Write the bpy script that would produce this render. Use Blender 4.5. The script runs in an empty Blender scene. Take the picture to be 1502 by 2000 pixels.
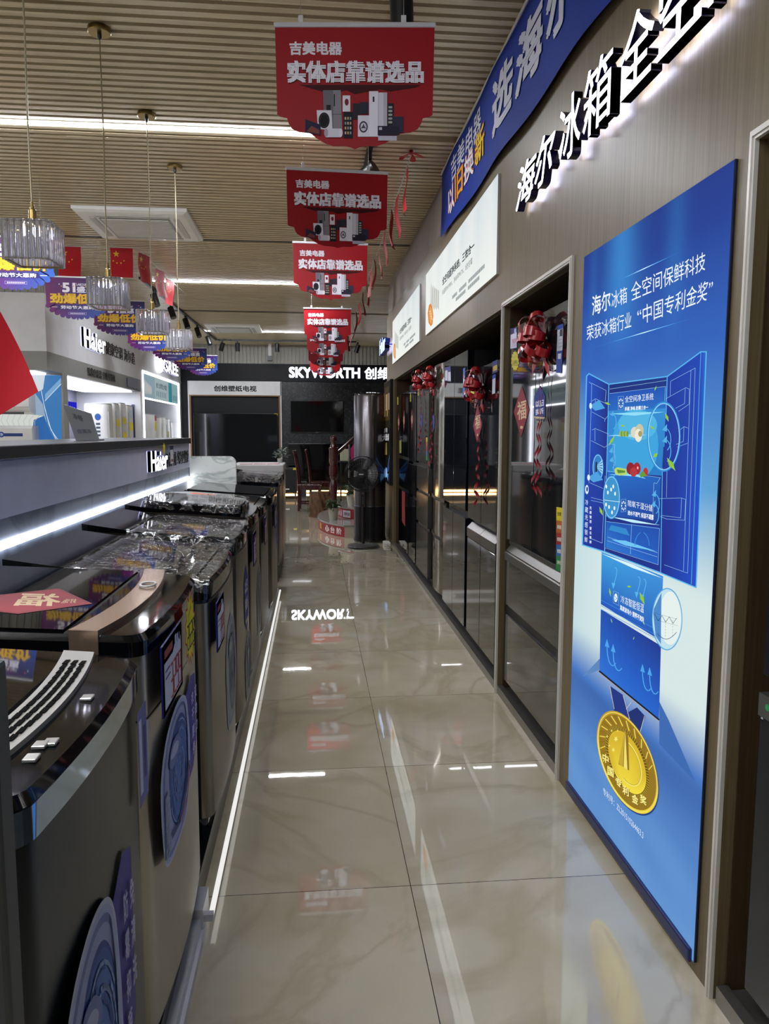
import bpy, bmesh, math, random
from mathutils import Vector, Matrix
random.seed(7)
SC = bpy.context.scene
COL = SC.collection
PI = math.pi
# ------------------------------------------------------------------ camera
F, CH = 1440.0, 1.40
YAW = math.atan(138 / F); PITCH = math.atan(155 / math.hypot(F, 138)); ROLL = 0.003
FW = Vector((math.sin(YAW) * math.cos(PITCH), math.cos(YAW) * math.cos(PITCH), -math.sin(PITCH)))
R0 = Vector((math.cos(YAW), -math.sin(YAW), 0)); U0 = R0.cross(FW)
RT = R0 * math.cos(ROLL) + U0 * math.sin(ROLL); UP = U0 * math.cos(ROLL) - R0 * math.sin(ROLL)
CAMP = Vector((0, 0, CH))
cam = bpy.data.cameras.new('camera'); camo = bpy.data.objects.new('camera', cam); COL.objects.link(camo)
M = Matrix((RT, UP, -FW)).transposed().to_4x4(); M.translation = CAMP
camo.matrix_world = M
cam.sensor_fit = 'VERTICAL'; cam.sensor_height = 36.0; cam.lens = 36.0 * F / 2000.0
cam.clip_start = 0.02; cam.clip_end = 100
SC.camera = camo
# ------------------------------------------------------------------ light levels
SC.view_settings.view_transform = 'Standard'; SC.view_settings.look = 'None'
SC.view_settings.exposure = 0.0; SC.view_settings.gamma = 1.0
SC.view_settings.use_curve_mapping = False
LED_CEIL = 215.0        # ceiling tubes
LED_TRIM = 13.0        # strips on counter and bays
SIGN = 4.5             # lit letters
BOX = 1.0              # backlit prints
wd = bpy.data.worlds.new('world'); SC.world = wd; wd.use_nodes = True
wd.node_tree.nodes['Background'].inputs[0].default_value = (0.5, 0.55, 0.6, 1)
wd.node_tree.nodes['Background'].inputs[1].default_value = 0.15
try:
    SC.cycles.use_denoising = True
    SC.cycles.max_bounces = 8; SC.cycles.glossy_bounces = 5; SC.cycles.diffuse_bounces = 4
    SC.cycles.transmission_bounces = 6; SC.cycles.transparent_max_bounces = 12
    SC.cycles.sample_clamp_indirect = 4.0
    SC.cycles.caustics_reflective = False; SC.cycles.caustics_refractive = False
except Exception:
    pass
# measuring helpers: where the ray through a photo pixel meets a plane
def ray(px, py): return FW * F + RT * (px - 751) + UP * (1000 - py)
def onx(px, py, x): v = ray(px, py); return CAMP + v * (x / v.x)
def ony(px, py, y): v = ray(px, py); return CAMP + v * (y / v.y)
def onz(px, py, z): v = ray(px, py); return CAMP + v * ((z - CH) / v.z)

# ------------------------------------------------------------------ colours / materials
def lin(c): return c / 12.92 if c <= .04045 else ((c + .055) / 1.055) ** 2.4
def hx(s):
    s = s.lstrip('#'); return tuple(lin(int(s[i:i + 2], 16) / 255) for i in (0, 2, 4)) + (1.0,)
MATS = {}
def mat(name, col='#888888', rough=.5, metal=0., spec=.5, coat=0., noise=.06, nscale=6., bump=0., bscale=60., aniso=None, coatr=.03):
    if name in MATS: return MATS[name]
    m = bpy.data.materials.new(name); m.use_nodes = True; nt = m.node_tree; N = nt.nodes; L = nt.links
    b = N['Principled BSDF']; c = hx(col) if isinstance(col, str) else col
    b.inputs['Roughness'].default_value = rough; b.inputs['Metallic'].default_value = metal
    b.inputs['Specular IOR Level'].default_value = spec; b.inputs['Coat Weight'].default_value = coat
    b.inputs['Coat Roughness'].default_value = coatr
    tc = N.new('ShaderNodeTexCoord'); mp = N.new('ShaderNodeMapping'); L.new(tc.outputs['Object'], mp.inputs[0])
    if aniso: mp.inputs['Scale'].default_value = aniso
    nz = N.new('ShaderNodeTexNoise'); nz.inputs['Scale'].default_value = nscale; nz.inputs['Detail'].default_value = 4
    L.new(mp.outputs[0], nz.inputs['Vector'])
    cr = N.new('ShaderNodeMix'); cr.data_type = 'RGBA'
    cr.inputs[6].default_value = tuple(max(0, x * (1 - 2 * noise)) for x in c[:3]) + (1,)
    cr.inputs[7].default_value = tuple(min(1, x * (1 + 2 * noise)) for x in c[:3]) + (1,)
    L.new(nz.outputs['Fac'], cr.inputs[0]); L.new(cr.outputs[2], b.inputs['Base Color'])
    if bump:
        n2 = N.new('ShaderNodeTexNoise'); n2.inputs['Scale'].default_value = bscale; L.new(mp.outputs[0], n2.inputs['Vector'])
        bp = N.new('ShaderNodeBump'); bp.inputs['Strength'].default_value = bump; bp.inputs['Distance'].default_value = .01
        L.new(n2.outputs['Fac'], bp.inputs['Height']); L.new(bp.outputs[0], b.inputs['Normal'])
    MATS[name] = m; return m
def emat(name, col, strength, sample=True):
    if name in MATS: return MATS[name]
    m = bpy.data.materials.new(name); m.use_nodes = True; nt = m.node_tree; nt.nodes.clear()
    e = nt.nodes.new('ShaderNodeEmission'); o = nt.nodes.new('ShaderNodeOutputMaterial')
    e.inputs[0].default_value = hx(col); e.inputs[1].default_value = strength
    nt.links.new(e.outputs[0], o.inputs[0])
    m.cycles.emission_sampling = 'AUTO' if sample else 'NONE'
    MATS[name] = m; return m
def printmat(name, rough=.5, glow=0., coat=0., sample=False, spec=.25):
    """a printed surface: colours come from the print (colour attribute); glow>0 = backlit"""
    if name in MATS: return MATS[name]
    m = bpy.data.materials.new(name); m.use_nodes = True; nt = m.node_tree; N = nt.nodes; L = nt.links
    b = N['Principled BSDF']; a = N.new('ShaderNodeVertexColor'); a.layer_name = 'Col'
    b.inputs['Roughness'].default_value = rough; b.inputs['Coat Weight'].default_value = coat
    if glow:
        b.inputs['Base Color'].default_value = (.02, .02, .02, 1); b.inputs['Specular IOR Level'].default_value = 0
        L.new(a.outputs[0], b.inputs['Emission Color']); b.inputs['Emission Strength'].default_value = glow
        m.cycles.emission_sampling = 'AUTO' if sample else 'NONE'
    else:
        L.new(a.outputs[0], b.inputs['Base Color']); b.inputs['Specular IOR Level'].default_value = spec
    MATS[name] = m; return m
def wood(name, c1, c2, rough=.45, grain=(60, 60, 1.2), coat=0., spec=.5):
    if name in MATS: return MATS[name]
    m = bpy.data.materials.new(name); m.use_nodes = True; nt = m.node_tree; N = nt.nodes; L = nt.links
    b = N['Principled BSDF']; b.inputs['Roughness'].default_value = rough; b.inputs['Coat Weight'].default_value = coat
    b.inputs['Specular IOR Level'].default_value = spec
    tc = N.new('ShaderNodeTexCoord'); mp = N.new('ShaderNodeMapping'); mp.inputs['Scale'].default_value = grain
    L.new(tc.outputs['Object'], mp.inputs[0])
    nz = N.new('ShaderNodeTexNoise'); nz.inputs['Scale'].default_value = 1.5; nz.inputs['Detail'].default_value = 6; nz.inputs['Distortion'].default_value = .6
    L.new(mp.outputs[0], nz.inputs['Vector'])
    r = N.new('ShaderNodeValToRGB'); r.color_ramp.elements[0].position = .3; r.color_ramp.elements[1].position = .7
    r.color_ramp.elements[0].color = hx(c1); r.color_ramp.elements[1].color = hx(c2)
    L.new(nz.outputs['Fac'], r.inputs[0]); L.new(r.outputs[0], b.inputs['Base Color'])
    MATS[name] = m; return m
def marble(name, base, vein, scale=3., rough=.25, vw=.04, coat=0.):
    m = bpy.data.materials.new(name); m.use_nodes = True; nt = m.node_tree; N = nt.nodes; L = nt.links
    b = N['Principled BSDF']; b.inputs['Roughness'].default_value = rough; b.inputs['Coat Weight'].default_value = coat
    tc = N.new('ShaderNodeTexCoord')
    nz = N.new('ShaderNodeTexNoise'); nz.inputs['Scale'].default_value = scale; nz.inputs['Detail'].default_value = 8; nz.inputs['Distortion'].default_value = 1.6
    L.new(tc.outputs['Object'], nz.inputs['Vector'])
    s = N.new('ShaderNodeMath'); s.operation = 'SUBTRACT'; s.inputs[1].default_value = .5; L.new(nz.outputs['Fac'], s.inputs[0])
    a = N.new('ShaderNodeMath'); a.operation = 'ABSOLUTE'; L.new(s.outputs[0], a.inputs[0])
    r = N.new('ShaderNodeValToRGB'); r.color_ramp.elements[0].position = 0; r.color_ramp.elements[1].position = vw
    r.color_ramp.elements[0].color = hx(vein); r.color_ramp.elements[1].color = hx(base)
    L.new(a.outputs[0], r.inputs[0]); L.new(r.outputs[0], b.inputs['Base Color'])
    MATS[name] = m; return m
def film(name='clear_film', streak=.35):
    if name in MATS: return MATS[name]
    m = bpy.data.materials.new(name); m.use_nodes = True; nt = m.node_tree; N = nt.nodes; L = nt.links
    N.clear(); out = N.new('ShaderNodeOutputMaterial')
    tr = N.new('ShaderNodeBsdfTransparent'); gl = N.new('ShaderNodeBsdfGlossy'); gl.inputs['Roughness'].default_value = .12
    tc = N.new('ShaderNodeTexCoord'); mp = N.new('ShaderNodeMapping'); mp.inputs['Scale'].default_value = (1, 2.6, 1)
    L.new(tc.outputs['Object'], mp.inputs[0])
    nz = N.new('ShaderNodeTexNoise'); nz.inputs['Scale'].default_value = 11; nz.inputs['Detail'].default_value = 7; nz.inputs['Distortion'].default_value = 2.2
    L.new(mp.outputs[0], nz.inputs['Vector'])
    bp = N.new('ShaderNodeBump'); bp.inputs['Strength'].default_value = 1.0; bp.inputs['Distance'].default_value = .05
    L.new(nz.outputs['Fac'], bp.inputs['Height']); L.new(bp.outputs[0], gl.inputs['Normal'])
    s = N.new('ShaderNodeMath'); s.operation = 'SUBTRACT'; s.inputs[1].default_value = .5; L.new(nz.outputs['Fac'], s.inputs[0])
    a = N.new('ShaderNodeMath'); a.operation = 'ABSOLUTE'; L.new(s.outputs[0], a.inputs[0])
    r = N.new('ShaderNodeValToRGB'); r.color_ramp.elements[0].position = 0; r.color_ramp.elements[1].position = .028
    r.color_ramp.elements[0].color = (.9, .9, .9, 1); r.color_ramp.elements[1].color = (.10, .10, .10, 1)
    L.new(a.outputs[0], r.inputs[0])
    mx = N.new('ShaderNodeMixShader'); L.new(r.outputs[0], mx.inputs[0]); L.new(tr.outputs[0], mx.inputs[1]); L.new(gl.outputs[0], mx.inputs[2])
    L.new(mx.outputs[0], out.inputs[0]); MATS[name] = m; return m

# ------------------------------------------------------------------ mesh builder
class MB:
    def __init__(s): s.v = []; s.f = []; s.mi = []; s.col = []
    def add(s, vs, fs, mi=0, col=None):
        o = len(s.v); s.v += [tuple(p) for p in vs]
        for f in fs: s.f.append([o + i for i in f]); s.mi.append(mi); s.col.append(col)
        return s
    def box(s, x0, x1, y0, y1, z0, z1, mi=0):
        v = [(x, y, z) for x in (x0, x1) for y in (y0, y1) for z in (z0, z1)]
        return s.add(v, [(0, 1, 3, 2), (4, 6, 7, 5), (0, 4, 5, 1), (2, 3, 7, 6), (0, 2, 6, 4), (1, 5, 7, 3)], mi)
    def rbox(s, x0, x1, y0, y1, z0, z1, r=.01, seg=2, mi=0):
        bm = bmesh.new(); bmesh.ops.create_cube(bm, size=1)
        for v in bm.verts: v.co = Vector(((x0 + x1) / 2 + v.co.x * (x1 - x0), (y0 + y1) / 2 + v.co.y * (y1 - y0), (z0 + z1) / 2 + v.co.z * (z1 - z0)))
        bmesh.ops.bevel(bm, geom=bm.edges[:], offset=r, segments=seg, profile=.5, affect='EDGES')
        bm.verts.index_update(); s.add([v.co for v in bm.verts], [[v.index for v in f.verts] for f in bm.faces], mi); bm.free(); return s
    def prism(s, poly, z0, z1, mi=0, axis='z'):
        n = len(poly)
        fz = (lambda a, b: z1(a, b)) if callable(z1) else (lambda a, b: z1)
        f0 = (lambda a, b: z0(a, b)) if callable(z0) else (lambda a, b: z0)
        mk = {'z': lambda a, b, c: (a, b, c), 'y': lambda a, b, c: (a, c, b), 'x': lambda a, b, c: (c, a, b)}[axis]
        v = [mk(a, b, f0(a, b)) for a, b in poly] + [mk(a, b, fz(a, b)) for a, b in poly]
        fs = [list(range(n))[::-1], list(range(n, 2 * n))] + [(i, (i + 1) % n, n + (i + 1) % n, n + i) for i in range(n)]
        return s.add(v, fs, mi)
    def cyl(s, p, q, r, r2=None, n=16, mi=0, caps=True):
        p = Vector(p); q = Vector(q); r2 = r if r2 is None else r2
        d = (q - p).normalized(); a = d.orthogonal().normalized(); b = d.cross(a)
        v = [p + (a * math.cos(t) + b * math.sin(t)) * r for t in [2 * PI * i / n for i in range(n)]]
        v += [q + (a * math.cos(t) + b * math.sin(t)) * r2 for t in [2 * PI * i / n for i in range(n)]]
        fs = [(i, (i + 1) % n, n + (i + 1) % n, n + i) for i in range(n)]
        if caps: fs += [list(range(n))[::-1], list(range(n, 2 * n))]
        return s.add(v, fs, mi)
    def tube(s, pts, r, n=8, mi=0, closed=False):
        pts = [Vector(p) for p in pts]; m = len(pts); vs = []; fs = []
        prev = None
        for i, p in enumerate(pts):
            if closed: d = pts[(i + 1) % m] - pts[i - 1]
            else: d = pts[min(i + 1, m - 1)] - pts[max(i - 1, 0)]
            d.normalize()
            a = d.orthogonal().normalized() if prev is None else (prev - d * prev.dot(d)).normalized()
            prev = a; b = d.cross(a); rr = r[i] if isinstance(r, (list, tuple)) else r
            vs += [p + (a * math.cos(t) + b * math.sin(t)) * rr for t in [2 * PI * k / n for k in range(n)]]
        for i in range(m if closed else m - 1):
            j = (i + 1) % m
            fs += [(i * n + k, i * n + (k + 1) % n, j * n + (k + 1) % n, j * n + k) for k in range(n)]
        if not closed: fs += [list(range(n))[::-1], list(range((m - 1) * n, m * n))]
        return s.add(vs, fs, mi)
    def lathe(s, prof, n=24, c=(0, 0, 0), mi=0):
        vs = []; fs = []; m = len(prof)
        for r, z in prof: vs += [(c[0] + r * math.cos(2 * PI * k / n), c[1] + r * math.sin(2 * PI * k / n), c[2] + z) for k in range(n)]
        for i in range(m - 1): fs += [(i * n + k, i * n + (k + 1) % n, (i + 1) * n + (k + 1) % n, (i + 1) * n + k) for k in range(n)]
        fs += [list(range(n))[::-1], list(range((m - 1) * n, m * n))]
        return s.add(vs, fs, mi)
    def grid(s, fn, nu, nv, mi=0):
        vs = [fn(i / nu, j / nv) for j in range(nv + 1) for i in range(nu + 1)]
        fs = [(j * (nu + 1) + i, j * (nu + 1) + i + 1, (j + 1) * (nu + 1) + i + 1, (j + 1) * (nu + 1) + i) for j in range(nv) for i in range(nu)]
        return s.add(vs, fs, mi)
    def build(s, name, mats, parent=None, smooth=False, off=None, wnorm=False):
        me = bpy.data.meshes.new(name)
        o3 = Vector(off) if off is not None else Vector((0, 0, 0))
        me.from_pydata([Vector(p) - o3 for p in s.v], [], s.f)
        for m in (mats if isinstance(mats, (list, tuple)) else [mats]): me.materials.append(m)
        me.polygons.foreach_set('material_index', s.mi)
        if any(c is not None for c in s.col):
            ca = me.color_attributes.new('Col', 'FLOAT_COLOR', 'CORNER'); k = 0
            for p, c in zip(me.polygons, s.col):
                for q in range(p.loop_total):
                    ca.data[p.loop_start + q].color = (c[q] if isinstance(c[0], (tuple, list)) else c)
        if smooth:
            me.polygons.foreach_set('use_smooth', [True] * len(me.polygons))
            if smooth is not True: me.set_sharp_from_angle(angle=smooth)
        me.update()
        ob = bpy.data.objects.new(name, me); COL.objects.link(ob)
        if parent: ob.parent = parent
        return ob
SM = math.radians(35)
def tag(o, label=None, cat=None, group=None, kind=None):
    for k, v in (('label', label), ('category', cat), ('group', group), ('kind', kind)):
        if v: o[k] = v
    return o
def thing(name, label, cat, loc=(0, 0, 0), rz=0, group=None):
    o = bpy.data.objects.new(name, None); COL.objects.link(o); o.empty_display_size = .1
    o.location = loc; o.rotation_euler = (0, 0, rz); return tag(o, label, cat, group)
def struct(name, mb, mats, smooth=False): return tag(mb.build(name, mats, None, smooth), kind='structure')
def solo(name, mb, mats, label, cat, loc, group=None, smooth=False):
    """one-mesh thing whose vertices are given in the world; origin put at loc"""
    o = mb.build(name, mats, None, smooth, off=loc); o.location = loc; return tag(o, label, cat, group)
def copy_tree(o, parent=None):
    c = o.copy(); COL.objects.link(c); c.parent = parent
    if parent is None:
        for k in ('label',):
            if k in c: del c[k]
    for ch in [x for x in bpy.data.objects if x.parent == o]: copy_tree(ch, c)
    return c

# ------------------------------------------------------------------ lettering and prints
GL = {}
def glyphs(s, bold=0.):
    """2D outline mesh of a text in a 0..1 box; bold = the strokes are thickened by laying shifted copies"""
    if bold > 0:
        k = (s, bold)
        if k not in GL:
            vs, fs, bd = glyphs(s); xw, yh = GL[(s, 'em')]; bx, by = bold / xw, bold / yh; V = []; F_ = []; B_ = []
            for dx, dy in ((-1, -1), (1, -1), (1, 1), (-1, 1)):
                o = len(V); V += [((x + bx * (1 + dx)) / (1 + 2 * bx), (y + by * (1 + dy)) / (1 + 2 * by)) for x, y in vs]
                F_ += [[o + i for i in f] for f in fs]; B_ += [(o + i, o + j) for i, j in bd]
            GL[k] = (V, F_, B_)
        return GL[k]
    bold = 0.; k = (s, bold)
    if k not in GL:
        cu = bpy.data.curves.new('t', 'FONT'); cu.body = s; cu.offset = bold; cu.resolution_u = 3; cu.fill_mode = 'FRONT'
        ob = bpy.data.objects.new('t', cu); COL.objects.link(ob)
        dg = bpy.context.evaluated_depsgraph_get(); me = bpy.data.meshes.new_from_object(ob.evaluated_get(dg))
        bm = bmesh.new(); bm.from_mesh(me); bmesh.ops.remove_doubles(bm, verts=bm.verts[:], dist=1e-5); bm.verts.index_update()
        vs = [(v.co.x, v.co.y) for v in bm.verts]; fs = [[v.index for v in f.verts] for f in bm.faces]
        bd = [(e.verts[0].index, e.verts[1].index) for e in bm.edges if len(e.link_faces) == 1]
        bm.free(); bpy.data.objects.remove(ob); bpy.data.curves.remove(cu); bpy.data.meshes.remove(me)
        x0 = min(p[0] for p in vs); x1 = max(p[0] for p in vs); y0 = min(p[1] for p in vs); y1 = max(p[1] for p in vs)
        GL[(s, 'em')] = (max(x1 - x0, .02), max(y1 - y0, .02))
        GL[k] = ([((x - x0) / (x1 - x0), (y - y0) / max(y1 - y0, 1e-6)) for x, y in vs], fs, bd)
    return GL[k]
SEG = {'0': 'abcdef', '1': 'bc', '2': 'abged', '3': 'abgcd', '4': 'fgbc', '5': 'afgcd', '6': 'afgedc', '7': 'abc', '8': 'abcdefg', '9': 'abfgcd'}
class Art:
    """flat print: shapes laid over each other on the map fn(u,v) -> point, lifted a hair along nrm"""
    def __init__(s, fn, nrm, step=.0001, base=0.):
        s.fn = fn; s.n = Vector(nrm); s.k = 0; s.step = step; s.base = base; s.mb = MB()
    def P(s, u, v): return Vector(s.fn(u, v)) + s.n * (s.base + s.k * s.step)
    def poly(s, pts, col):
        col = col if not isinstance(col, str) else hx(col)
        if isinstance(col, list): col = [hx(c) if isinstance(c, str) else c for c in col]
        s.mb.add([s.P(*p) for p in pts], [list(range(len(pts)))], 0, col); s.k += 1; return s
    def rect(s, u0, v0, u1, v1, col): return s.poly([(u0, v0), (u1, v0), (u1, v1), (u0, v1)], col)
    def quad_text(s, t, tl, tr, br, bl, col, bold=0.):
        vs, fs, _ = glyphs(t, bold); col = hx(col) if isinstance(col, str) else col
        def q(a, b):
            x = (1 - b) * ((1 - a) * bl[0] + a * br[0]) + b * ((1 - a) * tl[0] + a * tr[0])
            y = (1 - b) * ((1 - a) * bl[1] + a * br[1]) + b * ((1 - a) * tl[1] + a * tr[1])
            return s.P(x, y)
        o = [q(a, b) for a, b in vs]
        if bold > 0:                                   # thickened strokes: each copy a hair above the last
            m4 = len(o) // 4; o = [p + s.n * (.3 * s.step * (i // m4)) for i, p in enumerate(o)]; s.k += 1
        s.mb.add(o, fs, 0, col); s.k += 1; return s
    def text(s, t, u0, v0, u1, v1, col, bold=0.): return s.quad_text(t, (u0, v1), (u1, v1), (u1, v0), (u0, v0), col, bold)
    def ell(s, cu, cv, ru, rv, col, n=28, sh=0., a0=0, a1=2 * PI):
        return s.poly([(cu + ru * math.cos(t), cv + rv * math.sin(t) + sh * math.cos(t)) for t in [a0 + (a1 - a0) * i / n for i in range(n if a1 - a0 > 6.28 else n + 1)]], col)
    def ring(s, cu, cv, ru, rv, w, col, n=32, sh=0., a0=0, a1=2 * PI):
        s.path([(cu + ru * math.cos(t), cv + rv * math.sin(t) + sh * math.cos(t)) for t in [a0 + (a1 - a0) * i / n for i in range(n + 1)]], w, col); return s
    def path(s, pts, w, col):
        col = hx(col) if isinstance(col, str) else col
        for (a, b), (c, d) in zip(pts, pts[1:]):
            l = math.hypot(c - a, d - b) or 1; nx, ny = -(d - b) / l * w / 2, (c - a) / l * w / 2
            ex, ey = (c - a) / l * w * .3, (d - b) / l * w * .3
            s.mb.add([s.P(a - ex + nx, b - ey + ny), s.P(a - ex - nx, b - ey - ny), s.P(c + ex - nx, d + ey - ny), s.P(c + ex + nx, d + ey + ny)], [(0, 1, 2, 3)], 0, col)
        s.k += 1; return s
    def seg7(s, t, tl, tr, br, bl, w, col):
        n = len(t)
        def q(a, b):
            return ((1 - b) * ((1 - a) * bl[0] + a * br[0]) + b * ((1 - a) * tl[0] + a * tr[0]), (1 - b) * ((1 - a) * bl[1] + a * br[1]) + b * ((1 - a) * tl[1] + a * tr[1]))
        for i, ch in enumerate(t):
            x0 = (i + .12) / n; x1 = (i + .80) / n
            e = {'a': (x0, 1, x1, 1), 'b': (x1, .95, x1, .55), 'c': (x1, .45, x1, .05), 'd': (x0, 0, x1, 0), 'e': (x0, .45, x0, .05), 'f': (x0, .95, x0, .55), 'g': (x0, .5, x1, .5)}
            for g in SEG[ch]:
                a, b, c, d = e[g]; s.path([q(a, b), q(c, d)], w, col); s.k -= 1
        s.k += 1; return s
    def star(s, cu, cv, r, col, r2=.4, n=5, rot=PI / 2, asp=1.):
        return s.poly([(cu + asp * (r if i % 2 == 0 else r * r2) * math.cos(rot + PI * i / n), cv + (r if i % 2 == 0 else r * r2) * math.sin(rot + PI * i / n)) for i in range(2 * n)], col)
    def grid(s, u0, v0, u1, v1, nu, nv, cf):
        for j in range(nv):
            for i in range(nu):
                q = [(i, j), (i + 1, j), (i + 1, j + 1), (i, j + 1)]
                s.mb.add([s.P(u0 + (u1 - u0) * a / nu, v0 + (v1 - v0) * b / nv) for a, b in q], [(0, 1, 2, 3)], 0, [cf(a / nu, b / nv) for a, b in q])
        s.k += 1; return s
    def build(s, name, m, parent=None, off=None): return s.mb.build(name, m, parent, off=off)
def smooth_loop(p, k=5):
    """closed Catmull-Rom curve through the points"""
    o = []; n = len(p)
    for i in range(n):
        a, b, c, d = p[i - 1], p[i], p[(i + 1) % n], p[(i + 2) % n]
        for j in range(k):
            t = j / k; o.append(tuple(.5 * (2 * b[q] + (c[q] - a[q]) * t + (2 * a[q] - 5 * b[q] + 4 * c[q] - d[q]) * t * t + (3 * b[q] - a[q] - 3 * c[q] + d[q]) * t ** 3) for q in (0, 1)))
    return o
def pxX(x): return lambda u, v: onx(u, v, x)
def pxZ(z): return lambda u, v: onz(u, v, z)
def pxY(y): return lambda u, v: ony(u, v, y)
def letters(t, fn, nrm, depth, bold=0.):
    """solid sign letters: fn(a,b) maps the 0..1 text box to the face plane; mats 0 face, 1 side"""
    vs, fs, bd = glyphs(t, bold); n = Vector(nrm).normalized(); mb = MB()
    fr = [Vector(fn(a, b)) for a, b in vs]; bk = [p - n * depth for p in fr]
    mb.add(fr, fs, 0); mb.add(bk, [f[::-1] for f in fs], 2)
    for i, j in bd: mb.add([fr[i], fr[j], bk[j], bk[i]], [(0, 1, 2, 3)], 1)
    return mb
def lerp(a, b, t): return a + (b - a) * t
def cl(a, b, t):
    a = hx(a) if isinstance(a, str) else a; b = hx(b) if isinstance(b, str) else b
    t = max(0, min(1, t)); return tuple(a[i] + (b[i] - a[i]) * t for i in range(4))
# ================================================================== THE ROOM
RX = 0.98          # face of the right wall
CZ = 3.31          # ceiling height
YB = 16.6          # back wall
LX = -2.87         # face of the left showroom wall
T = 0.826          # floor tile
# floor --------------------------------------------------------------
def floor_mat():
    m = bpy.data.materials.new('polished_tile'); m.use_nodes = True; nt = m.node_tree; N = nt.nodes; L = nt.links
    b = N['Principled BSDF']; b.inputs['Coat Weight'].default_value = .8; b.inputs['Coat Roughness'].default_value = .01; b.inputs['Roughness'].default_value = .015; b.inputs['Specular IOR Level'].default_value = 1.0
    tc = N.new('ShaderNodeTexCoord'); sp = N.new('ShaderNodeSeparateXYZ'); L.new(tc.outputs['Object'], sp.inputs[0])
    def mth(op, a, bb=None):
        n = N.new('ShaderNodeMath'); n.operation = op
        for i, x in enumerate((a, bb)):
            if x is None: continue
            if isinstance(x, (int, float)): n.inputs[i].default_value = x
            else: L.new(x, n.inputs[i])
        return n.outputs[0]
    gx = mth('DIVIDE', mth('SUBTRACT', sp.outputs[0], .29 - 20 * T), T); gy = mth('DIVIDE', mth('SUBTRACT', sp.outputs[1], 2.139 - 20 * T), T)
    def edge(g): return mth('MINIMUM', mth('FRACT', g), mth('SUBTRACT', 1.0, mth('FRACT', g)))
    gr = mth('LESS_THAN', mth('MINIMUM', edge(gx), edge(gy)), .0016)
    cx = N.new('ShaderNodeCombineXYZ'); L.new(mth('MULTIPLY', mth('FLOOR', gx), 3.7), cx.inputs[0]); L.new(mth('MULTIPLY', mth('FLOOR', gy), 5.3), cx.inputs[1]); L.new(mth('MULTIPLY', mth('FLOOR', gx), 7.1), cx.inputs[2])
    va = N.new('ShaderNodeVectorMath'); L.new(tc.outputs['Object'], va.inputs[0]); L.new(cx.outputs[0], va.inputs[1])
    n1 = N.new('ShaderNodeTexNoise'); n1.inputs['Scale'].default_value = .8; n1.inputs['Detail'].default_value = 6; n1.inputs['Distortion'].default_value = 2.2
    L.new(va.outputs[0], n1.inputs['Vector'])
    n2 = N.new('ShaderNodeTexNoise'); n2.inputs['Scale'].default_value = 2.2; n2.inputs['Detail'].default_value = 5; n2.inputs['Distortion'].default_value = .8
    L.new(va.outputs[0], n2.inputs['Vector'])
    r1 = N.new('ShaderNodeValToRGB'); r1.color_ramp.elements[0].position = .3; r1.color_ramp.elements[1].position = .72
    r1.color_ramp.elements[0].color = hx('#c3b89b'); r1.color_ramp.elements[1].color = hx('#dad2bd')
    L.new(n2.outputs['Fac'], r1.inputs[0])
    v = mth('ABSOLUTE', mth('SUBTRACT', n1.outputs['Fac'], .5))
    r2 = N.new('ShaderNodeValToRGB'); r2.color_ramp.elements[0].position = 0; r2.color_ramp.elements[1].position = .045
    r2.color_ramp.elements[0].color = (1, 1, 1, 1); r2.color_ramp.elements[1].color = (0, 0, 0, 1); L.new(v, r2.inputs[0])
    mk = mth('MULTIPLY', r2.outputs[0], mth('MULTIPLY', n2.outputs['Fac'], .55))
    x1 = N.new('ShaderNodeMix'); x1.data_type = 'RGBA'; L.new(mk, x1.inputs[0]); L.new(r1.outputs[0], x1.inputs[6]); x1.inputs[7].default_value = hx('#9c8a68')
    x2 = N.new('ShaderNodeMix'); x2.data_type = 'RGBA'; L.new(gr, x2.inputs[0]); L.new(x1.outputs[2], x2.inputs[6]); x2.inputs[7].default_value = hx('#4a463e')
    L.new(x2.outputs[2], b.inputs['Base Color'])
    n3 = N.new('ShaderNodeTexNoise'); n3.inputs['Scale'].default_value = 5; L.new(tc.outputs['Object'], n3.inputs['Vector'])
    bp = N.new('ShaderNodeBump'); bp.inputs['Strength'].default_value = .02; bp.inputs['Distance'].default_value = .005
    L.new(n3.outputs['Fac'], bp.inputs['Height']); L.new(bp.outputs[0], b.inputs['Normal'])
    return m
struct('floor', MB().box(-6.6, 3.1, -4.1, 17.8, -.06, 0), floor_mat())
# ceiling: timber slats under a board, two dark joints ----------------
WOODC = wood('ceiling_slat_wood', '#bdac8a', '#dccfad', .32, (1.2, 40, 40))
WOODB = wood('ceiling_board_wood', '#3b3226', '#4d4335', .5, (1.2, 30, 30))
c = MB(); c.box(-6.6, 3.1, -4.1, 17.8, CZ + .042, CZ + .08, 1)
y = -4.05; P_ = .0727
while y < YB:
    if abs(y + .021 - 7.755) > .05 and abs(y + .021 - 12.16) > .05 and not any(abs(y + .021 - q) < .062 for q in (.3, 4.98, 9.82, 14.46)):
        c.box(-6.6, 3.1, y, y + .043, CZ - .002, CZ + .042, 0)
    y += P_
struct('ceiling', c, [WOODC, WOODB])
for q in (7.755, 12.16):
    struct('trim_1', MB().box(-6.6, 1.0, q - .02, q + .02, CZ + .005, CZ + .042), mat('black_joint', '#0b0b0c', .4))
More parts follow.
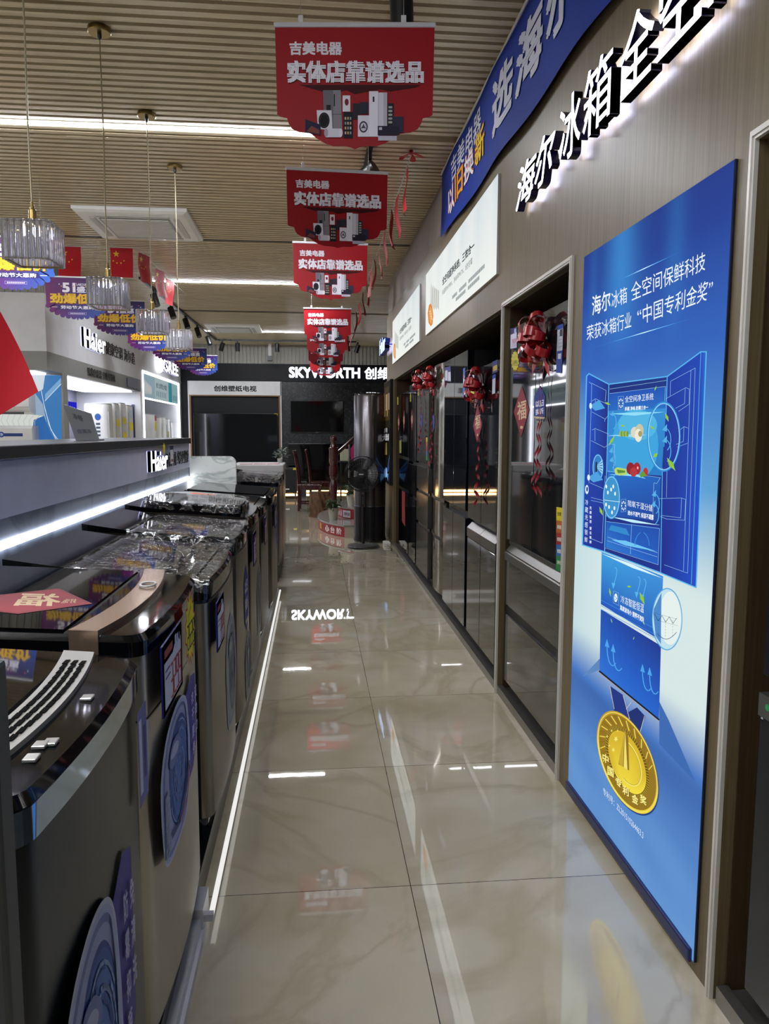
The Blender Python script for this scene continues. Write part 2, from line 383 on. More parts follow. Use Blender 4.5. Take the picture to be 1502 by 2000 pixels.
# right wall ----------------------------------------------------------
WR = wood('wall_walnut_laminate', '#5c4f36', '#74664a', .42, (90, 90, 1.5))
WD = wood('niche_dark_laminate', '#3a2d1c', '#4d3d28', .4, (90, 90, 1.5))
FL = mat('fluted_panel_taupe', '#8c8178', .5)
FLW = mat('fluted_panel_grey', '#a3a29a', .5)
N1 = (2.795, 3.80)    # single refrigerator niche
N2 = (3.865, 9.05)    # long niche
N0 = (-1.2, 1.602)
struct('wall_right', MB().box(RX, 1.80, -4.0, 9.95, 2.045, 2.915), WR)          # fascia
for a, b in ((1.612, 2.797), (3.798, N2[0]), (N2[1], 9.95), (-4.0, N0[0])):      # piers between the niches
    struct('wall_right', MB().box(RX, 1.80, a, b, 0, 2.045), WR)
struct('wall_right', MB().box(1.80, 1.86, -4.0, 9.95, 0, 2.915), WR)
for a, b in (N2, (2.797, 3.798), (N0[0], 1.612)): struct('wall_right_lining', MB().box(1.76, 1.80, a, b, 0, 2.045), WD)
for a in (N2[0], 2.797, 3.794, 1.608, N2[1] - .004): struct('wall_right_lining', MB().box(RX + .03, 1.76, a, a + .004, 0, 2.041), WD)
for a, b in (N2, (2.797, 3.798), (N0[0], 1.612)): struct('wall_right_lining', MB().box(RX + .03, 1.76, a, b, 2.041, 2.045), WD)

w = MB()
yy = -4.0
w.box(1.02, 1.86, -4.0, 9.95, 2.915, CZ + .05)
while yy < 9.93:
    w.box(.995, 1.02, yy, yy + .034, 2.915, CZ); yy += .045
struct('wall_right_frieze', w, [FL])
# metal door-style frames of the niches
FR = mat('frame_pale_alloy', '#d2cec5', .3, .1)
def frame(name, y0, y1):
    x0, x1, w_ = RX - .010, RX, .022
    m = MB(); m.prism([(y0 - w_, 0), (y0, 0), (y0, 2.045), (y1, 2.045), (y1, 0), (y1 + w_, 0), (y1 + w_, 2.067), (y0 - w_, 2.067)], x0, x1, 0, 'x')
    m.prism([(y0 - .014, 0), (y0 - .007, 0), (y0 - .007, 2.052), (y1 + .007, 2.052), (y1 + .007, 0), (y1 + .014, 0), (y1 + .014, 2.059), (y0 - .014, 2.059)], x0 - .004, x0 + .001, 0, 'x')
    struct(name, m, FR)
frame('trim_2', 2.797, 3.798); frame('trim_3', -1.2, 1.612)
SK = mat('skirting_brushed_steel', '#8d8b86', .3, .8)
for i, (a, b) in enumerate(((N2[0], N2[1]), (2.797, 3.798), (N0[0], 1.60))):
    struct('baseboard_right', MB().box(RX, RX + .03, a, b, 0, .045).box(RX + .03, 1.76, a, b, 0, .03), SK)
# back wall -----------------------------------------------------------
BLK = mat('sign_band_black', '#07090d', .5, spec=.25)
MBK = marble('black_marble_panel', '#0e1113', '#454c4e', 6.5, .35, .02)
w = MB()
w.box(-6.6, 3.1, YB, YB + .1, 2.90, CZ + .03, 0)
yy = -6.6
while yy < 3.05:
    w.box(yy, yy + .062, YB - .02, YB, 2.90, CZ, 0); yy += .082
w.box(-2.9, 3.1, YB - .03, YB + .1, 2.52, 2.90, 1)
w.box(-.705, 3.1, YB, YB + .1, .20, 2.52, 2)
w.box(-2.9, -.705, YB, YB + .1, .20, 2.52, 3)
w.box(-6.6, 3.1, 17.75, 17.85, 0, CZ + .03, 3)
w.box(-6.6, -2.9, YB, YB + .1, 0, 2.9, 3)
struct('wall_back', w, [FLW, BLK, MBK, mat('tv_bay_charcoal', '#101214', .6, spec=.3)])
# left showroom wall --------------------------------------------------
WHT = mat('bay_white_laminate', '#c9c9cb', .45)
GRY = mat('bay_grey_band', '#7a7a76', .5)
LAV = mat('bay_side_grey', '#8e8fa0', .5)
def wl(m, mt): return struct('wall_left', m, mt)
wl(MB().box(-6.6, LX, 8.43, 12.8, 2.27, 2.885), WHT); wl(MB().box(-6.6, LX, 8.43, 12.8, 2.07, 2.27), GRY); wl(MB().box(-6.6, LX, 12.8, YB, 2.45, 2.885), WHT)
w = MB().box(-6.6, -3.0, 8.6, YB, 2.885, CZ + .05)
yy = 8.6
while yy < YB: w.box(-3.0, -2.985, yy, yy + .062, 2.885, CZ); yy += .082
yy = -6.6
while yy < -3.05: w.box(yy, yy + .062, 8.585, 8.6, 2.885, CZ); yy += .082
wl(w, FLW)
wl(MB().box(-3.0, LX, 8.9, 9.07, 0, 2.07), GRY)                 # slim pier by the blue display
wl(MB().box(-6.6, -3.9, 9.07, YB, 0, 2.07), LAV)                # rear of the bays
wl(MB().box(-6.6, -3.9, 12.8, YB, 2.07, 2.45), LAV)
wl(MB().box(-3.9, LX, 12.75, 12.8, 0, 2.07), WHT); wl(MB().box(-3.9, LX, 12.8, 12.93, 0, 2.45), WHT)   # pier between bays
wl(MB().box(-3.9, LX, 16.35, YB - .03, 0, 2.45), WHT)
wl(MB().box(-4.9, -3.0, 8.955, 9.07, 0, 2.07), LAV)
struct('wall_left_near', MB().box(-6.7, -6.6, -4.1, 17.8, 0, CZ + .05), WHT)
struct('wall_front', MB().box(-6.6, 3.1, -4.2, -4.1, 0, CZ + .05), mat('front_wall_grey', '#6f7276', .6))
struct('wall_right_far', MB().box(3.1, 3.2, -4.1, 17.8, 0, CZ + .05), mat('far_wall_grey', '#55524c', .6))
# ================================================================== CEILING LAMPS
WH = emat('tube_glow', '#f4f7ff', LED_CEIL)
ALU = mat('white_alloy', '#d8d8d4', .35, .3)
for yq, xl, lab in ((4.98, -4.6, 'nearest long white ceiling tube light, above the first pendants'), (9.82, -1.07, 'second long ceiling tube light, midway down the shop'), (14.46, -.97, 'farthest long ceiling tube light, by the far ceiling cassette'), (.3, -4.6, 'long ceiling tube light above the first washing machines')):
    t = thing('tube_light', lab, 'ceiling light', (-1.0, yq, CZ - .002), 0, 'linear ceiling lights')
    MB().box(xl, 1.12, -.022, .022, .0, .03).build('housing', ALU, t)
    MB().box(xl + .005, 1.115, -.021, .021, -.005, 0).build('diffuser', WH, t)
# air conditioning cassettes
def cassette(xc, yc, lab):
    t = thing('ceiling_air_conditioner', lab, 'air conditioner', (xc, yc, CZ), 0, 'ceiling cassettes')
    w_ = mat('cassette_plastic', '#f0f0ee', .4)
    m = MB(); 
    o = [(-.48, -.48), (.48, -.48), (.48, .48), (-.48, .48)]; i_ = [(-.40, -.40), (.40, -.40), (.40, .40), (-.40, .40)]
    m.add([(a, b, -.002) for a, b in o] + [(a, b, -.03) for a, b in o] + [(a * .93, b * .93, -.045) for a, b in o] + [(a, b, -.05) for a, b in i_], 
          [(0, 1, 5, 4), (1, 2, 6, 5), (2, 3, 7, 6), (3, 0, 4, 7)] + [(4 + k, 4 + (k + 1) % 4, 8 + (k + 1) % 4, 8 + k) for k in range(4)] + [(8 + k, 8 + (k + 1) % 4, 12 + (k + 1) % 4, 12 + k) for k in range(4)] + [(12, 13, 14, 15)])
    m.build('frame', w_, t)
    g = MB(); g.box(-.30, .30, -.30, .30, -.058, -.05, 0)
    for k in range(24): g.box(-.285, .285, -.29 + k * .0245, -.28 + k * .0245, -.062, -.058, 1)
    g.build('grille', [mat('grille_grey', '#9b9c99', .5), w_], t)
    for k in range(4):
        a = k * PI / 2; s = MB(); r = Matrix.Rotation(a, 4, 'Z')
        s.box(-.31, .31, .335, .385, -.056, -.05, 0); s.v = [tuple(r @ Vector(p)) for p in s.v]
        s.build('louver', mat('louver_grey', '#bcbcb8', .4), t)  # louvers a little greyer than the frame
cassette(-1.55, 7.17, 'large square white ceiling air conditioner beside the tube light, nearer one')
cassette(-1.43, 13.95, 'small looking square white ceiling air conditioner near the back wall')
# spotlight tracks
BK = mat('satin_black', '#0a0a0b', .4)
def track(name, lab, p, q, drop=.03):
    t = MB(); d = (Vector(q) - Vector(p)).normalized(); n = Vector((-d.y, d.x, 0)) * .018
    a, b = Vector(p), Vector(q)
    vs = [a + n, a - n, b - n, b + n]; vs = vs + [v + Vector((0, 0, drop)) for v in vs]
    t.add(vs, [(3, 2, 1, 0), (4, 5, 6, 7), (0, 1, 5, 4), (1, 2, 6, 5), (2, 3, 7, 6), (3, 0, 4, 7)])
    return solo(name, t, BK, lab, 'track', a, 'spotlight tracks')
track('light_track', 'black spotlight track running along the left of the shop ceiling', (-2.12, 9.6, 3.278), (-1.98, 15.68, 3.278))
track('light_track', 'black spotlight track running across the shop before the back wall', (-1.95, 15.7, 3.278), (.9, 15.7, 3.278))
track('light_track', 'black spotlight track above the red banners over the aisle', (.39, 1.2, 3.278), (.385, 9.0, 3.278))
def spot(pos, aim, lab, r=.045, l=.17):
    t = thing('spotlight', lab, 'spotlight', pos, 0, 'black track spotlights')
    MB().box(-.016, .016, -.05, .05, -.03, 0).build('adapter', BK, t)
    MB().cyl((0, 0, -.03), (0, 0, -.085), .011, n=10).build('stem', BK, t)
    d = Vector(aim).normalized(); c0 = Vector((0, 0, -.1)) - d * l * .35
    MB().cyl(c0, c0 + d * l, r, n=20).build('barrel', BK, t, SM)
    MB().cyl(c0 + d * (l - .004), c0 + d * (l + .001), r * .8, n=20).build('lens', mat('spot_lens', '#33373a', .1), t)
sx = [(308, 582), (336, 610), (360, 636), (388, 650), (408, 668)]
names = ['nearest', 'second', 'third', 'fourth', 'fifth']
for i, (a, yq) in enumerate(((0, 10.35), (0, 11.4), (0, 12.5), (0, 13.55), (0, 14.7))):
    spot((lerp(-2.12, -1.98, (yq - 9.6) / 6.08), yq, 3.278), (.35, -.35, -1), names[i] + ' black spotlight on the left track, counting from the front')
spot((-1.86, 15.7, 3.278), (-.35, .2, -1), 'left one of two black spotlights at the corner of the tracks')
spot((-1.55, 15.7, 3.278), (0, .15, -1), 'right one of two black spotlights at the corner of the tracks')
spot((-.74, 15.7, 3.278), (0, .1, -1), 'black spotlight left of the red banners on the rear track')
spot((.93, 15.7, 3.278), (-.3, .1, -.9), 'black spotlight on the rear track beside the right wall', )
spot((.39, 5.25, 3.278), (-.7, .5, -.5), 'black spotlight behind the top of the second red banner', .05, .15)
spot((.385, 3.32, 3.278), (.05, .1, -1), 'black spotlight at the top edge, above the first red banner', .05, .24)
# small security camera
t = thing('security_camera', 'small white bullet camera hanging by the rear track', 'camera', (-.92, 16.2, 3.0), 0)
MB().box(-.03, .03, -.02, .02, .0, .3).build('bracket', mat('cctv_white', '#cfcfca', .4), t); MB().box(-.05, .05, -.16, .0, -.08, .02).build('housing', mat('cctv_dark', '#2b2d2c', .4), t)

# ================================================================== COUNTER (left)
CXF = -1.10
t = thing('display_counter', 'long white and grey display counter behind the washing machines', 'counter', (-1.4, 3.4, 0))
o = Vector((-1.4, 3.4, 0))
cy0, cy1 = -.6, 6.67
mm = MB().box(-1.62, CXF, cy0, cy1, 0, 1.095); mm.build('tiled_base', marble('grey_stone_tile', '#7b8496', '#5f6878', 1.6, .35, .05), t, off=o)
MB().box(-1.62, CXF + .004, cy0, cy1, 1.095, 1.303).build('white_panel', mat('counter_panel_bluelit_white', '#d6daf6', .4), t, off=o)  # white panel; the blue light box's bluish cast is put into its colour
MB().rbox(-1.72, CXF + .02, cy0, cy1 + .01, 1.303, 1.352, .004).build('worktop', mat('worktop_dark_grey', '#33363a', .35), t, off=o)
MB().box(CXF, CXF + .012, cy0, cy1 - .002, .988, 1.012).box(CXF, CXF + .012, cy1 - .02, cy1 - .002, .80, .988).build('light_strip', emat('strip_glow', '#f4f8ff', LED_TRIM), t, off=o)
fx = CXF + .03
SG = emat('sign_glow_white', '#f6f8ff', SIGN); SD = mat('sign_side_navy', '#10123a', .3); SBG = emat('sign_back_glow', '#c8ccff', SIGN * 1.2)
letters('Haier', lambda a, b: (fx, lerp(5.0, 5.56, a), lerp(1.135, 1.275, b)), (1, 0, 0), .024, .018).build('lit_lettering', [SG, SD, SBG], t, off=o)
letters('净洗内桶 纯净更健康', lambda a, b: (CXF + .008, lerp(5.62, 6.6, a), lerp(1.14, 1.25, b)), (1, 0, 0), .003, .0).build('dark_lettering', mat('letter_black', '#141414', .5), t, off=o)
# starburst tag and small price card on the counter face
a = Art(lambda u, v: (CXF + .034, u, v), (1, 0, 0)); a.star(5.42, 1.285, .045, '#f0d800', .75, 12); a.build('starburst_tag', printmat('print_card', .5), t, off=o)
a = Art(lambda u, v: (CXF + .036, u, v), (1, 0, 0)); a.rect(5.62, 1.16, 5.76, 1.30, '#2b2f55'); a.rect(5.63, 1.165, 5.75, 1.27, '#e4e4ea'); a.rect(5.66, 1.18, 5.74, 1.2, '#9a5a60'); a.build('price_card', printmat('print_card'), t, off=o)
# end boards
PT = marble('white_marble_board', '#c9cbc6', '#9aa19b', 2.2, .3, .03)
pb = MB(); r_ = .06
pts = [(-1.09, 0), (-.69, 0)] + [(-.69 - r_ + r_ * math.cos(q), 1.19 - r_ + r_ * math.sin(q)) for q in [i * PI / 12 for i in range(7)]] + [(-1.09, 1.19)]
pb.prism(pts, 6.66, 6.70, 0, 'y'); solo('partition_board', pb, PT, 'white marbled partition board with rounded corner at the end of the washers', 'partition', (-.89, 6.68, 0))
pb = MB().rbox(-1.09, -.335, .78, .82, 0, 1.155, .006); solo('partition_board', pb, mat('board_dark_grey', '#3a3d40', .5), 'dark grey end board beside the nearest washing machine, at the left edge', 'partition', (-.71, .80, 0))
# plinth under the washers with a white rail
t = thing('washer_plinth', 'low black plinth with a white rail under the washing machines', 'plinth', (-.64, 3.3, 0)); o = Vector((-.64, 3.3, 0))
MB().box(-1.09, -.345, .825, 6.655, 0, .10).build('base', mat('plinth_black', '#0c0d0f', .3), t, off=o)
MB().box(-.345, -.312, .825, 1.99, 0, .028).box(-.345, -.322, .825, 1.99, .028, .06).build('trim', mat('rail_white', '#d6d6dc', .3, .2), t, off=o)
MB().tube([(-.297, 1.985, .05), (-.297, 6.3, .05)], .008, 10).build('rail', emat('rail_led', '#fbfaf6', .9), t, off=o)
b = MB().box(-.345, -.315, 1.95, 2.06, .0, .085).box(-.315, -.29, 1.965, 1.985, .04, .06); b.build('bracket', mat('rail_white', '#d6d6dc'), t, off=o)
b = MB().box(-.345, -.312, 6.26, 6.32, .0, .07); b.build('bracket', mat('rail_white', '#d6d6dc'), t, off=o)
# ================================================================== WASHING MACHINES
GLS = mat('lid_black_glass', '#08090b', .03, 0, .5, .0)
NAVY = mat('cabinet_dark_navy', '#1b2230', .3, .4)
CHAM = mat('steel_champagne', '#7d776b', .3, .85, noise=.03, aniso=(40, 40, 1))
SILV = mat('steel_silver', '#a29d92', .32, .8, noise=.03, aniso=(40, 40, 1))
DKG = mat('steel_charcoal', '#24282d', .34, .5, noise=.03)
BLKG = mat('black_gloss', '#08090b', .05, 0, .45, .0)
ROSE = mat('band_champagne', '#c0a58c', .22, .8, noise=.02)
PRC = printmat('print_card', .45); PST = printmat('print_sticker', .5, spec=.15)
FILM = film()
XB, XF, BUL = -.31, .318, .014
def wpoly(w, g=0., n=5):
    xb, xf, h, r = XB - g, XF + g, w / 2 + g, .038
    p = [(xb, -h), (xf - BUL - r, -h)]
    p += [(xf - BUL - r + r * math.sin(a), -h + r - r * math.cos(a)) for a in [PI / 2 * i / n for i in range(1, n)]]
    p += [(xf - BUL * q * q, q * (h - r)) for q in [-1 + 2 * i / 10 for i in range(11)]]
    p += [(xf - BUL - r + r * math.cos(a), h - r + r * math.sin(a)) for a in [PI / 2 * i / n for i in range(1, n)]]
    return p + [(xf - BUL - r, h), (xb, h)]
def front_only(w, g):
    return [q for q in wpoly(w, g) if q[0] > XF - BUL - .0385]
def price_tag(par, yc, zc, digits, nx=XF + .012, w=.20, h=.165, burst=None, off=(0, 0, 0), tilt=.0):
    """blue edged price card on the machine front (local), optional yellow starburst with its own price"""
    f = lambda u, v: (nx + tilt * (v), yc + u * w - w / 2, zc + v * h - h / 2)
    a = Art(f, (1, 0, 0)); a.mb.box(nx - .004, nx, yc - w / 2, yc + w / 2, zc - h / 2, zc + h / 2); a.mb.col = [hx('#1c1f6b')] * 6
    a.rect(0, 0, 1, 1, '#1c1f6b'); a.poly([(.08, .06), (.94, .06), (.94, .8), (.6, .8), (.5, .72), (.08, .72)], '#d9dbec')
    a.rect(.1, .78, .5, .9, '#8a1c30'); a.rect(.62, .72, .70, .92, '#cfd4ee'); a.rect(.72, .76, .80, .9, '#b9bfe2'); a.rect(.84, .76, .9, .88, '#20243a')
    a.rect(.12, .58, .34, .61, '#4a4f80'); a.rect(.12, .48, .36, .51, '#4a4f80')
    a.seg7(digits, (.36, .58), (.94, .58), (.94, .1), (.36, .1), .035, '#b4202a')
    a.build('price_card', PRC, par)
    if burst:
        a = Art(lambda u, v: (nx + .006 + u * 0, yc + w * .5 + .085 + u, zc + .035 + v), (1, 0, 0))
        a.star(0, 0, .095, '#b5261c', .78, 14, asp=.8); a.star(0, 0, .085, '#e8dc1c', .76, 14, asp=.8)
        a.path([(-.03, .035), (.025, .05)], .002, '#4b4618'); a.path([(-.02, .02), (.015, .068)], .002, '#4b4618')
        a.seg7(burst, (-.045, .012), (.06, .012), (.06, -.045), (-.045, -.045), .006, '#17160c')
        a.build('starburst_tag', PRC, par)
def drum_sticker(par, y0, y1, z0, z1, nx=XF + .005, panel=None, grey=False):
    yc, zc, ry, rz = (y0 + y1) / 2, (z0 + z1) / 2, (y1 - y0) / 2, (z1 - z0) / 2
    a = Art(lambda u, v: (nx, yc + ry * u, zc + rz * v), (1, 0, 0), .0001)
    C = ('#a9acae', '#8b8f93', '#6d7276', '#858a8f', '#9ca1a4') if grey else ('#aab4dc', '#6f7cb4', '#2a4492', '#4a72bc', '#9fbcea')
    if panel:
        a.poly([(.3, -.62), (1.0, -.5), (1.28, -.2), (1.28, .95), (.95, 1.02), (.3, .7)], '#4b459a')
    OUT = smooth_loop([(-.98, .1), (-.9, .5), (-.6, .83), (-.1, 1.0), (.35, .98), (.62, .8), (.74, .4), (.78, -.1), (.7, -.6), (.45, -.93), (0, -1.0), (-.5, -.98), (-.8, -.85), (-.92, -.5)])
    a.poly(OUT, '#c2c8da' if not grey else '#b9bcbe'); a.poly([(x * .955, y * .965) for x, y in OUT], C[0]); a.poly([(x * .88 - .0, y * .92) for x, y in OUT], C[1]); a.poly([(x * .80 + .01, y * .87) for x, y in OUT], cl(C[0], C[1], .35))
    DR = smooth_loop([(-.55, .0), (-.5, .45), (-.2, .74), (.2, .78), (.5, .55), (.62, .1), (.56, -.4), (.3, -.72), (-.1, -.74), (-.42, -.45)])
    a.poly(DR, C[2]); a.poly([(x * .93 + .02, y * .94) for x, y in DR], cl(C[2], C[3], .5)); a.poly([(x * .8 + .04, y * .82 - .02) for x, y in DR], C[3])
    rn = random.Random(int(abs(y0) * 1000))
    for k in range(26):
        q = rn.random() * 6.28; r_ = .08 + .5 * rn.random(); w_ = .012 + .03 * rn.random(); L_ = .5 + 1.1 * rn.random()
        a.path([(.05 + r_ * math.cos(q + L_ * m / 7), .0 + r_ * 1.25 * math.sin(q + L_ * m / 7)) for m in range(8)], w_, cl(C[4], C[2], rn.random()))
    a.poly(smooth_loop([(-.58, .42), (-.4, .62), (-.1, .6), (.1, .42), (-.12, .3), (-.4, .28)]), C[1]); a.poly(smooth_loop([(-.5, .46), (-.36, .56), (-.14, .54), (-.02, .44), (-.2, .38)]), C[0])
    a.poly(smooth_loop([(.45, .85), (.64, .5), (.7, .0), (.62, -.5), (.56, -.1), (.55, .4)]), C[0])
    if not grey:
        for k in range(9): a.rect(-.86, -.75 + k * .1, -.62, -.68 + k * .1, '#8e98b8')
        a.path([(-.55, -.6), (-.1, -.68), (.35, -.5), (.6, -.2)], .07, '#263a86'); a.path([(.0, -.75), (.4, -.62), (.66, -.3)], .06, '#b04a44')
    if panel:
        n = len(panel)
        for i, tx in enumerate(panel):
            for k, chx in enumerate(tx):
                zz = .78 - k * 1.1 / max(4, len(tx)); a.text(chx, .84 + .22 * i, zz - .2, 1.0 + .22 * i, zz, '#c9c6ea', .02)
    a.build('drum_picture_sticker', PST, par)
def film_sheet(par, w, zt, xs=(-.2, .30)):
    rnd = random.Random(int(w * 1000 + zt(0) * 770))
    ph = [rnd.random() * 6 for _ in range(8)]
    def fn(u, v):
        x = lerp(xs[0], xs[1], u); q = lerp(-w / 2 - .03, w / 2 + .03, v); h = w / 2 + .008
        z = zt(x) + .008 + .004 * math.sin(17 * x + ph[0] + 6 * q) + .003 * math.sin(31 * q + ph[1] + 9 * x)
        over = abs(q) - h
        if over > 0: z -= over * 1.6 + .01; q = math.copysign(h + over * .15 + .003 * math.sin(60 * x + ph[2]), q)
        ox = x - (XF - .012)
        return (x, q, z)
    m = MB().grid(fn, 44, 40); m.build('protective_film', FILM, par, True)
def washer(y0, y1, lab, style, ztop=(.80, .865)):
    """ztop = deck height at the front / at the back, above the plinth"""
    w = y1 - y0; t = thing('washing_machine', lab, 'washing machine', (-.64, (y0 + y1) / 2, .10), 0, 'washing machines in a row')
    zf, zb = ztop; zb0 = zf - (.04 if style == 'silver' else .055)
    deck = lambda x, y=0: lerp(zb, zf, max(0, min(1, (x - XB) / (XF - XB))))
    body = {'grey': DKG, 'silver': SILV}.get(style, NAVY)
    MB().prism(wpoly(w), .05, zb0).build('cabinet', body, t, SM)
    MB().prism(wpoly(w, -.02), .0, .05).build('foot', BLKG, t, SM)
    if style not in ('grey', 'silver'):
        fp = front_only(w, .004); q = fp + [(x - .008, y * .985) for x, y in fp[::-1]]
        MB().prism(q, .055, zb0 - .012).build('front_panel', CHAM, t, SM)
    # deck with lid
    m = MB(); m.prism(wpoly(w, .004), zb0, lambda x, y: deck(x) - .012); pi_ = wpoly(w, .004); pj = wpoly(w, -.006); n = len(pi_)
    m.add([(x, y, deck(x) - .012) for x, y in pi_] + [(x, y, deck(x)) for x, y in pj], [(i, (i + 1) % n, n + (i + 1) % n, n + i) for i in range(n)] + [list(range(n, 2 * n))])
    m.build('top_deck', BLKG, t, SM)
    h = w / 2
    if style == 'grey':
        m = MB(); pts = [(-.25, -h + .02), (.19, -h + .02), (.19, h - .02), (-.25, h - .02)]
        m.prism(pts, lambda x, y: deck(x) - .004, lambda x, y: deck(x) + .006); m.build('lid', GLS, t)
        v = MB()
        bow = lambda y: .17 + .03 * (1 - (y / h) ** 2)
        for i in range(24):
            ya, yb_ = lerp(-h + .015, h - .015, i / 24), lerp(-h + .015, h - .015, (i + 1) / 24)
            pts = [(bow(ya), ya), (bow(ya) + .055, ya), (bow(yb_) + .055, yb_), (bow(yb_), yb_)]
            v.prism(pts, lambda x, y: deck(x), lambda x, y: deck(x) + .008, 0)
        for r in range(3):
            for k in range(17):
                ya = -h * .75 + k * (1.5 * h / 17); x = bow(ya) + .009 + r * .014
                v.box(x, x + .008, ya, ya + .022, deck(x) + .0085, deck(x) + .0095, 1)
        v.build('vent_strip', [mat('vent_pale_grey', '#a5a29b', .5), mat('slot_black', '#050505', .9, spec=.1)], t)
        fp = front_only(w, .005); q = fp + [(x - .01, y * .985) for x, y in fp[::-1]]
        m = MB(); m.prism(q, zf - .055, zf - .012); m.build('chrome_front_edge', mat('chrome_blue', '#9db0c4', .08, .95), t, SM)
        for (bx, by) in ((.265, -.18), (.272, -.13), (.262, -.14), (.27, .04)): MB().rbox(bx, bx + .018, by, by + .02, deck(bx) - .001, deck(bx) + .004, .001, 1).build('button', mat('button_silver', '#c5c5c2', .2, .6), t)
    elif style == 'silver':
        bow = lambda y: .165 + .032 * (1 - (y / h) ** 2)
        m = MB(); pts = [(-.29, -h + .012), (.15, -h + .012), (.15, h - .012), (-.29, h - .012)]
        m.prism(pts, lambda x, y: deck(x) - .004, lambda x, y: deck(x) + .007); m.build('lid', GLS, t)
        v = MB()
        for i in range(20):
            ya, yb_ = lerp(-h - .004, h + .004, i / 20), lerp(-h - .004, h + .004, (i + 1) / 20)
            wd_ = .055 + .0 * i
            pts = [(bow(ya), ya), (bow(ya) + wd_, ya), (bow(yb_) + wd_, yb_), (bow(yb_), yb_)]
            v.prism(pts, lambda x, y: deck(x) - .002, lambda x, y: deck(x) + .011)
        v.prism([(bow(h), -h - .006), (bow(h) + .055, -h - .006), (bow(h) + .055, -h), (bow(h), -h)], lambda x, y: deck(x) - .045, lambda x, y: deck(x) + .011)
        v.build('champagne_band', ROSE, t, SM)
        MB().tube([(bow(0) + .026 + .018 * math.cos(k * PI / 12), .1 + .03 * math.sin(k * PI / 12), deck(.16) + .012) for k in range(24)], .003, 6, 0, True).build('finger_ring', mat('ring_white', '#dcd8d2', .2), t, True)
        s = MB().prism(wpoly(w, .002), zb0 - .135, zb0 - .132); s.build('body_seam', BLKG, t)
    elif style == 'plain':
        m = MB(); m.prism([(-.29, -h + .02), (.26, -h + .02), (.26, h - .02), (-.29, h - .02)], lambda x, y: deck(x) - .004, lambda x, y: deck(x) + .007); m.build('lid', GLS, t)
    else:
        # raised control panel at the back and a flat lid in front of it
        m = MB(); m.prism([(-.31, -h + .004), (-.13, -h + .004), (-.13, h - .004), (-.31, h - .004)], lambda x, y: deck(x) - .01, lambda x, y: deck(-.13) + .012 + (-.13 - x) * .16)
        m.build('control_panel', BLKG, t)
        if style == 'round':
            pl = [(.0 + .27 * math.copysign(abs(math.cos(a)) ** .55, math.cos(a)) + .0, (h - .05) * math.copysign(abs(math.sin(a)) ** .55, math.sin(a))) for a in [2 * PI * i / 40 for i in range(40)]]
            m = MB(); m.prism(pl, lambda x, y: deck(x) - .005, lambda x, y: deck(x) + .04)
            pl2 = [(x * .94, y * .94) for x, y in pl]; m.prism(pl2, lambda x, y: deck(x) + .03, lambda x, y: deck(x) + .048)
            m.build('lid', GLS, t, SM)
        else:
            m = MB(); m.prism([(-.125, -h + .02), (.26, -h + .02), (.26, h - .02), (-.125, h - .02)], lambda x, y: deck(x) - .004, lambda x, y: deck(x) + .007)
            m.build('lid', GLS, t)
    return t, deck, w
# nearest: charcoal
t, dk, w_ = washer(.84, 1.405, 'charcoal washing machine with a perforated pale strip on its lid, nearest of the row', 'grey', (.875, .93))
drum_sticker(t, -.275, .06, .10, .61, panel=['防霉抑菌', '免清洗'])
a = Art(lambda u, v: (XF + .004, u, v), (1, 0, 0)); a.rect(.185, .62, .255, .80, '#6b6fae'); a.rect(.195, .64, .215, .78, '#c9cbe6'); a.rect(.225, .66, .245, .76, '#39407f'); a.build('energy_label', PST, t)
# second: silver with a red fortune diamond on the lid
t, dk, w_ = washer(1.45, 2.09, 'silver washing machine with champagne band, priced 3299 with a yellow starburst', 'silver', (.90, .935))
price_tag(t, -.165, .79, '3299', burst='2639', w=.22, h=.15)
drum_sticker(t, -.30, .10, .36, .68, panel=['衣干即停', '双动力'])
tz = .10 + dk(-.1) + .0085
def on_lid(u, v):
    z_ = tz
    for _ in range(5): q_ = onz(u, v, z_); z_ = .10 + dk(q_.x + .64) + .0078
    return onz(u, v, z_)
a = Art(on_lid, (0, 0, 1), .0001)
a.poly([(-150, 1178), (115, 1149), (181, 1179), (35, 1199)], '#8a1f2e'); a.poly([(-120, 1178), (113, 1151.5), (172, 1178.5), (34, 1196)], '#a02738')
a.quad_text('福', (118, 1160), (45, 1158), (25, 1183), (118, 1184), '#e8c9a0', .02); a.quad_text('好运', (150, 1170), (128, 1170), (118, 1178), (148, 1178), '#e6cda8', .01)
a.build('fortune_sticker', PST, t, off=(-.64, 1.77, .10))
# third
t, dk, w_ = washer(2.32, 3.03, 'film wrapped washing machine with a 3999 price card, third in the row', 'flat', (.83, .89))
price_tag(t, -.25, .68, '3999', w=.18, h=.16); drum_sticker(t, -.08, .26, .2, .62, grey=True); film_sheet(t, w_, lambda x: dk(x) + .006, (-.13, .31))
# fourth
t, dk, w_ = washer(3.10, 3.72, 'film wrapped washing machine with a blue hexagonal sticker, fourth in the row', 'flat', (.85, .90))
a = Art(lambda u, v: (XF + .005, u, v), (1, 0, 0)); a.poly([(-.09, .62), (0, .70), (.09, .62), (.09, .44), (0, .38), (-.09, .44)], '#27339a'); a.text('以旧', -.06, .56, .06, .62, '#e6e8f4', .02); a.text('换新', -.06, .48, .06, .54, '#e6e8f4', .02); a.rect(-.05, .42, .05, .44, '#d8c48a'); a.build('trade_in_sticker', PST, t)
drum_sticker(t, -.1, .22, .05, .36, grey=True); film_sheet(t, w_, lambda x: dk(x) + .006, (-.13, .31))
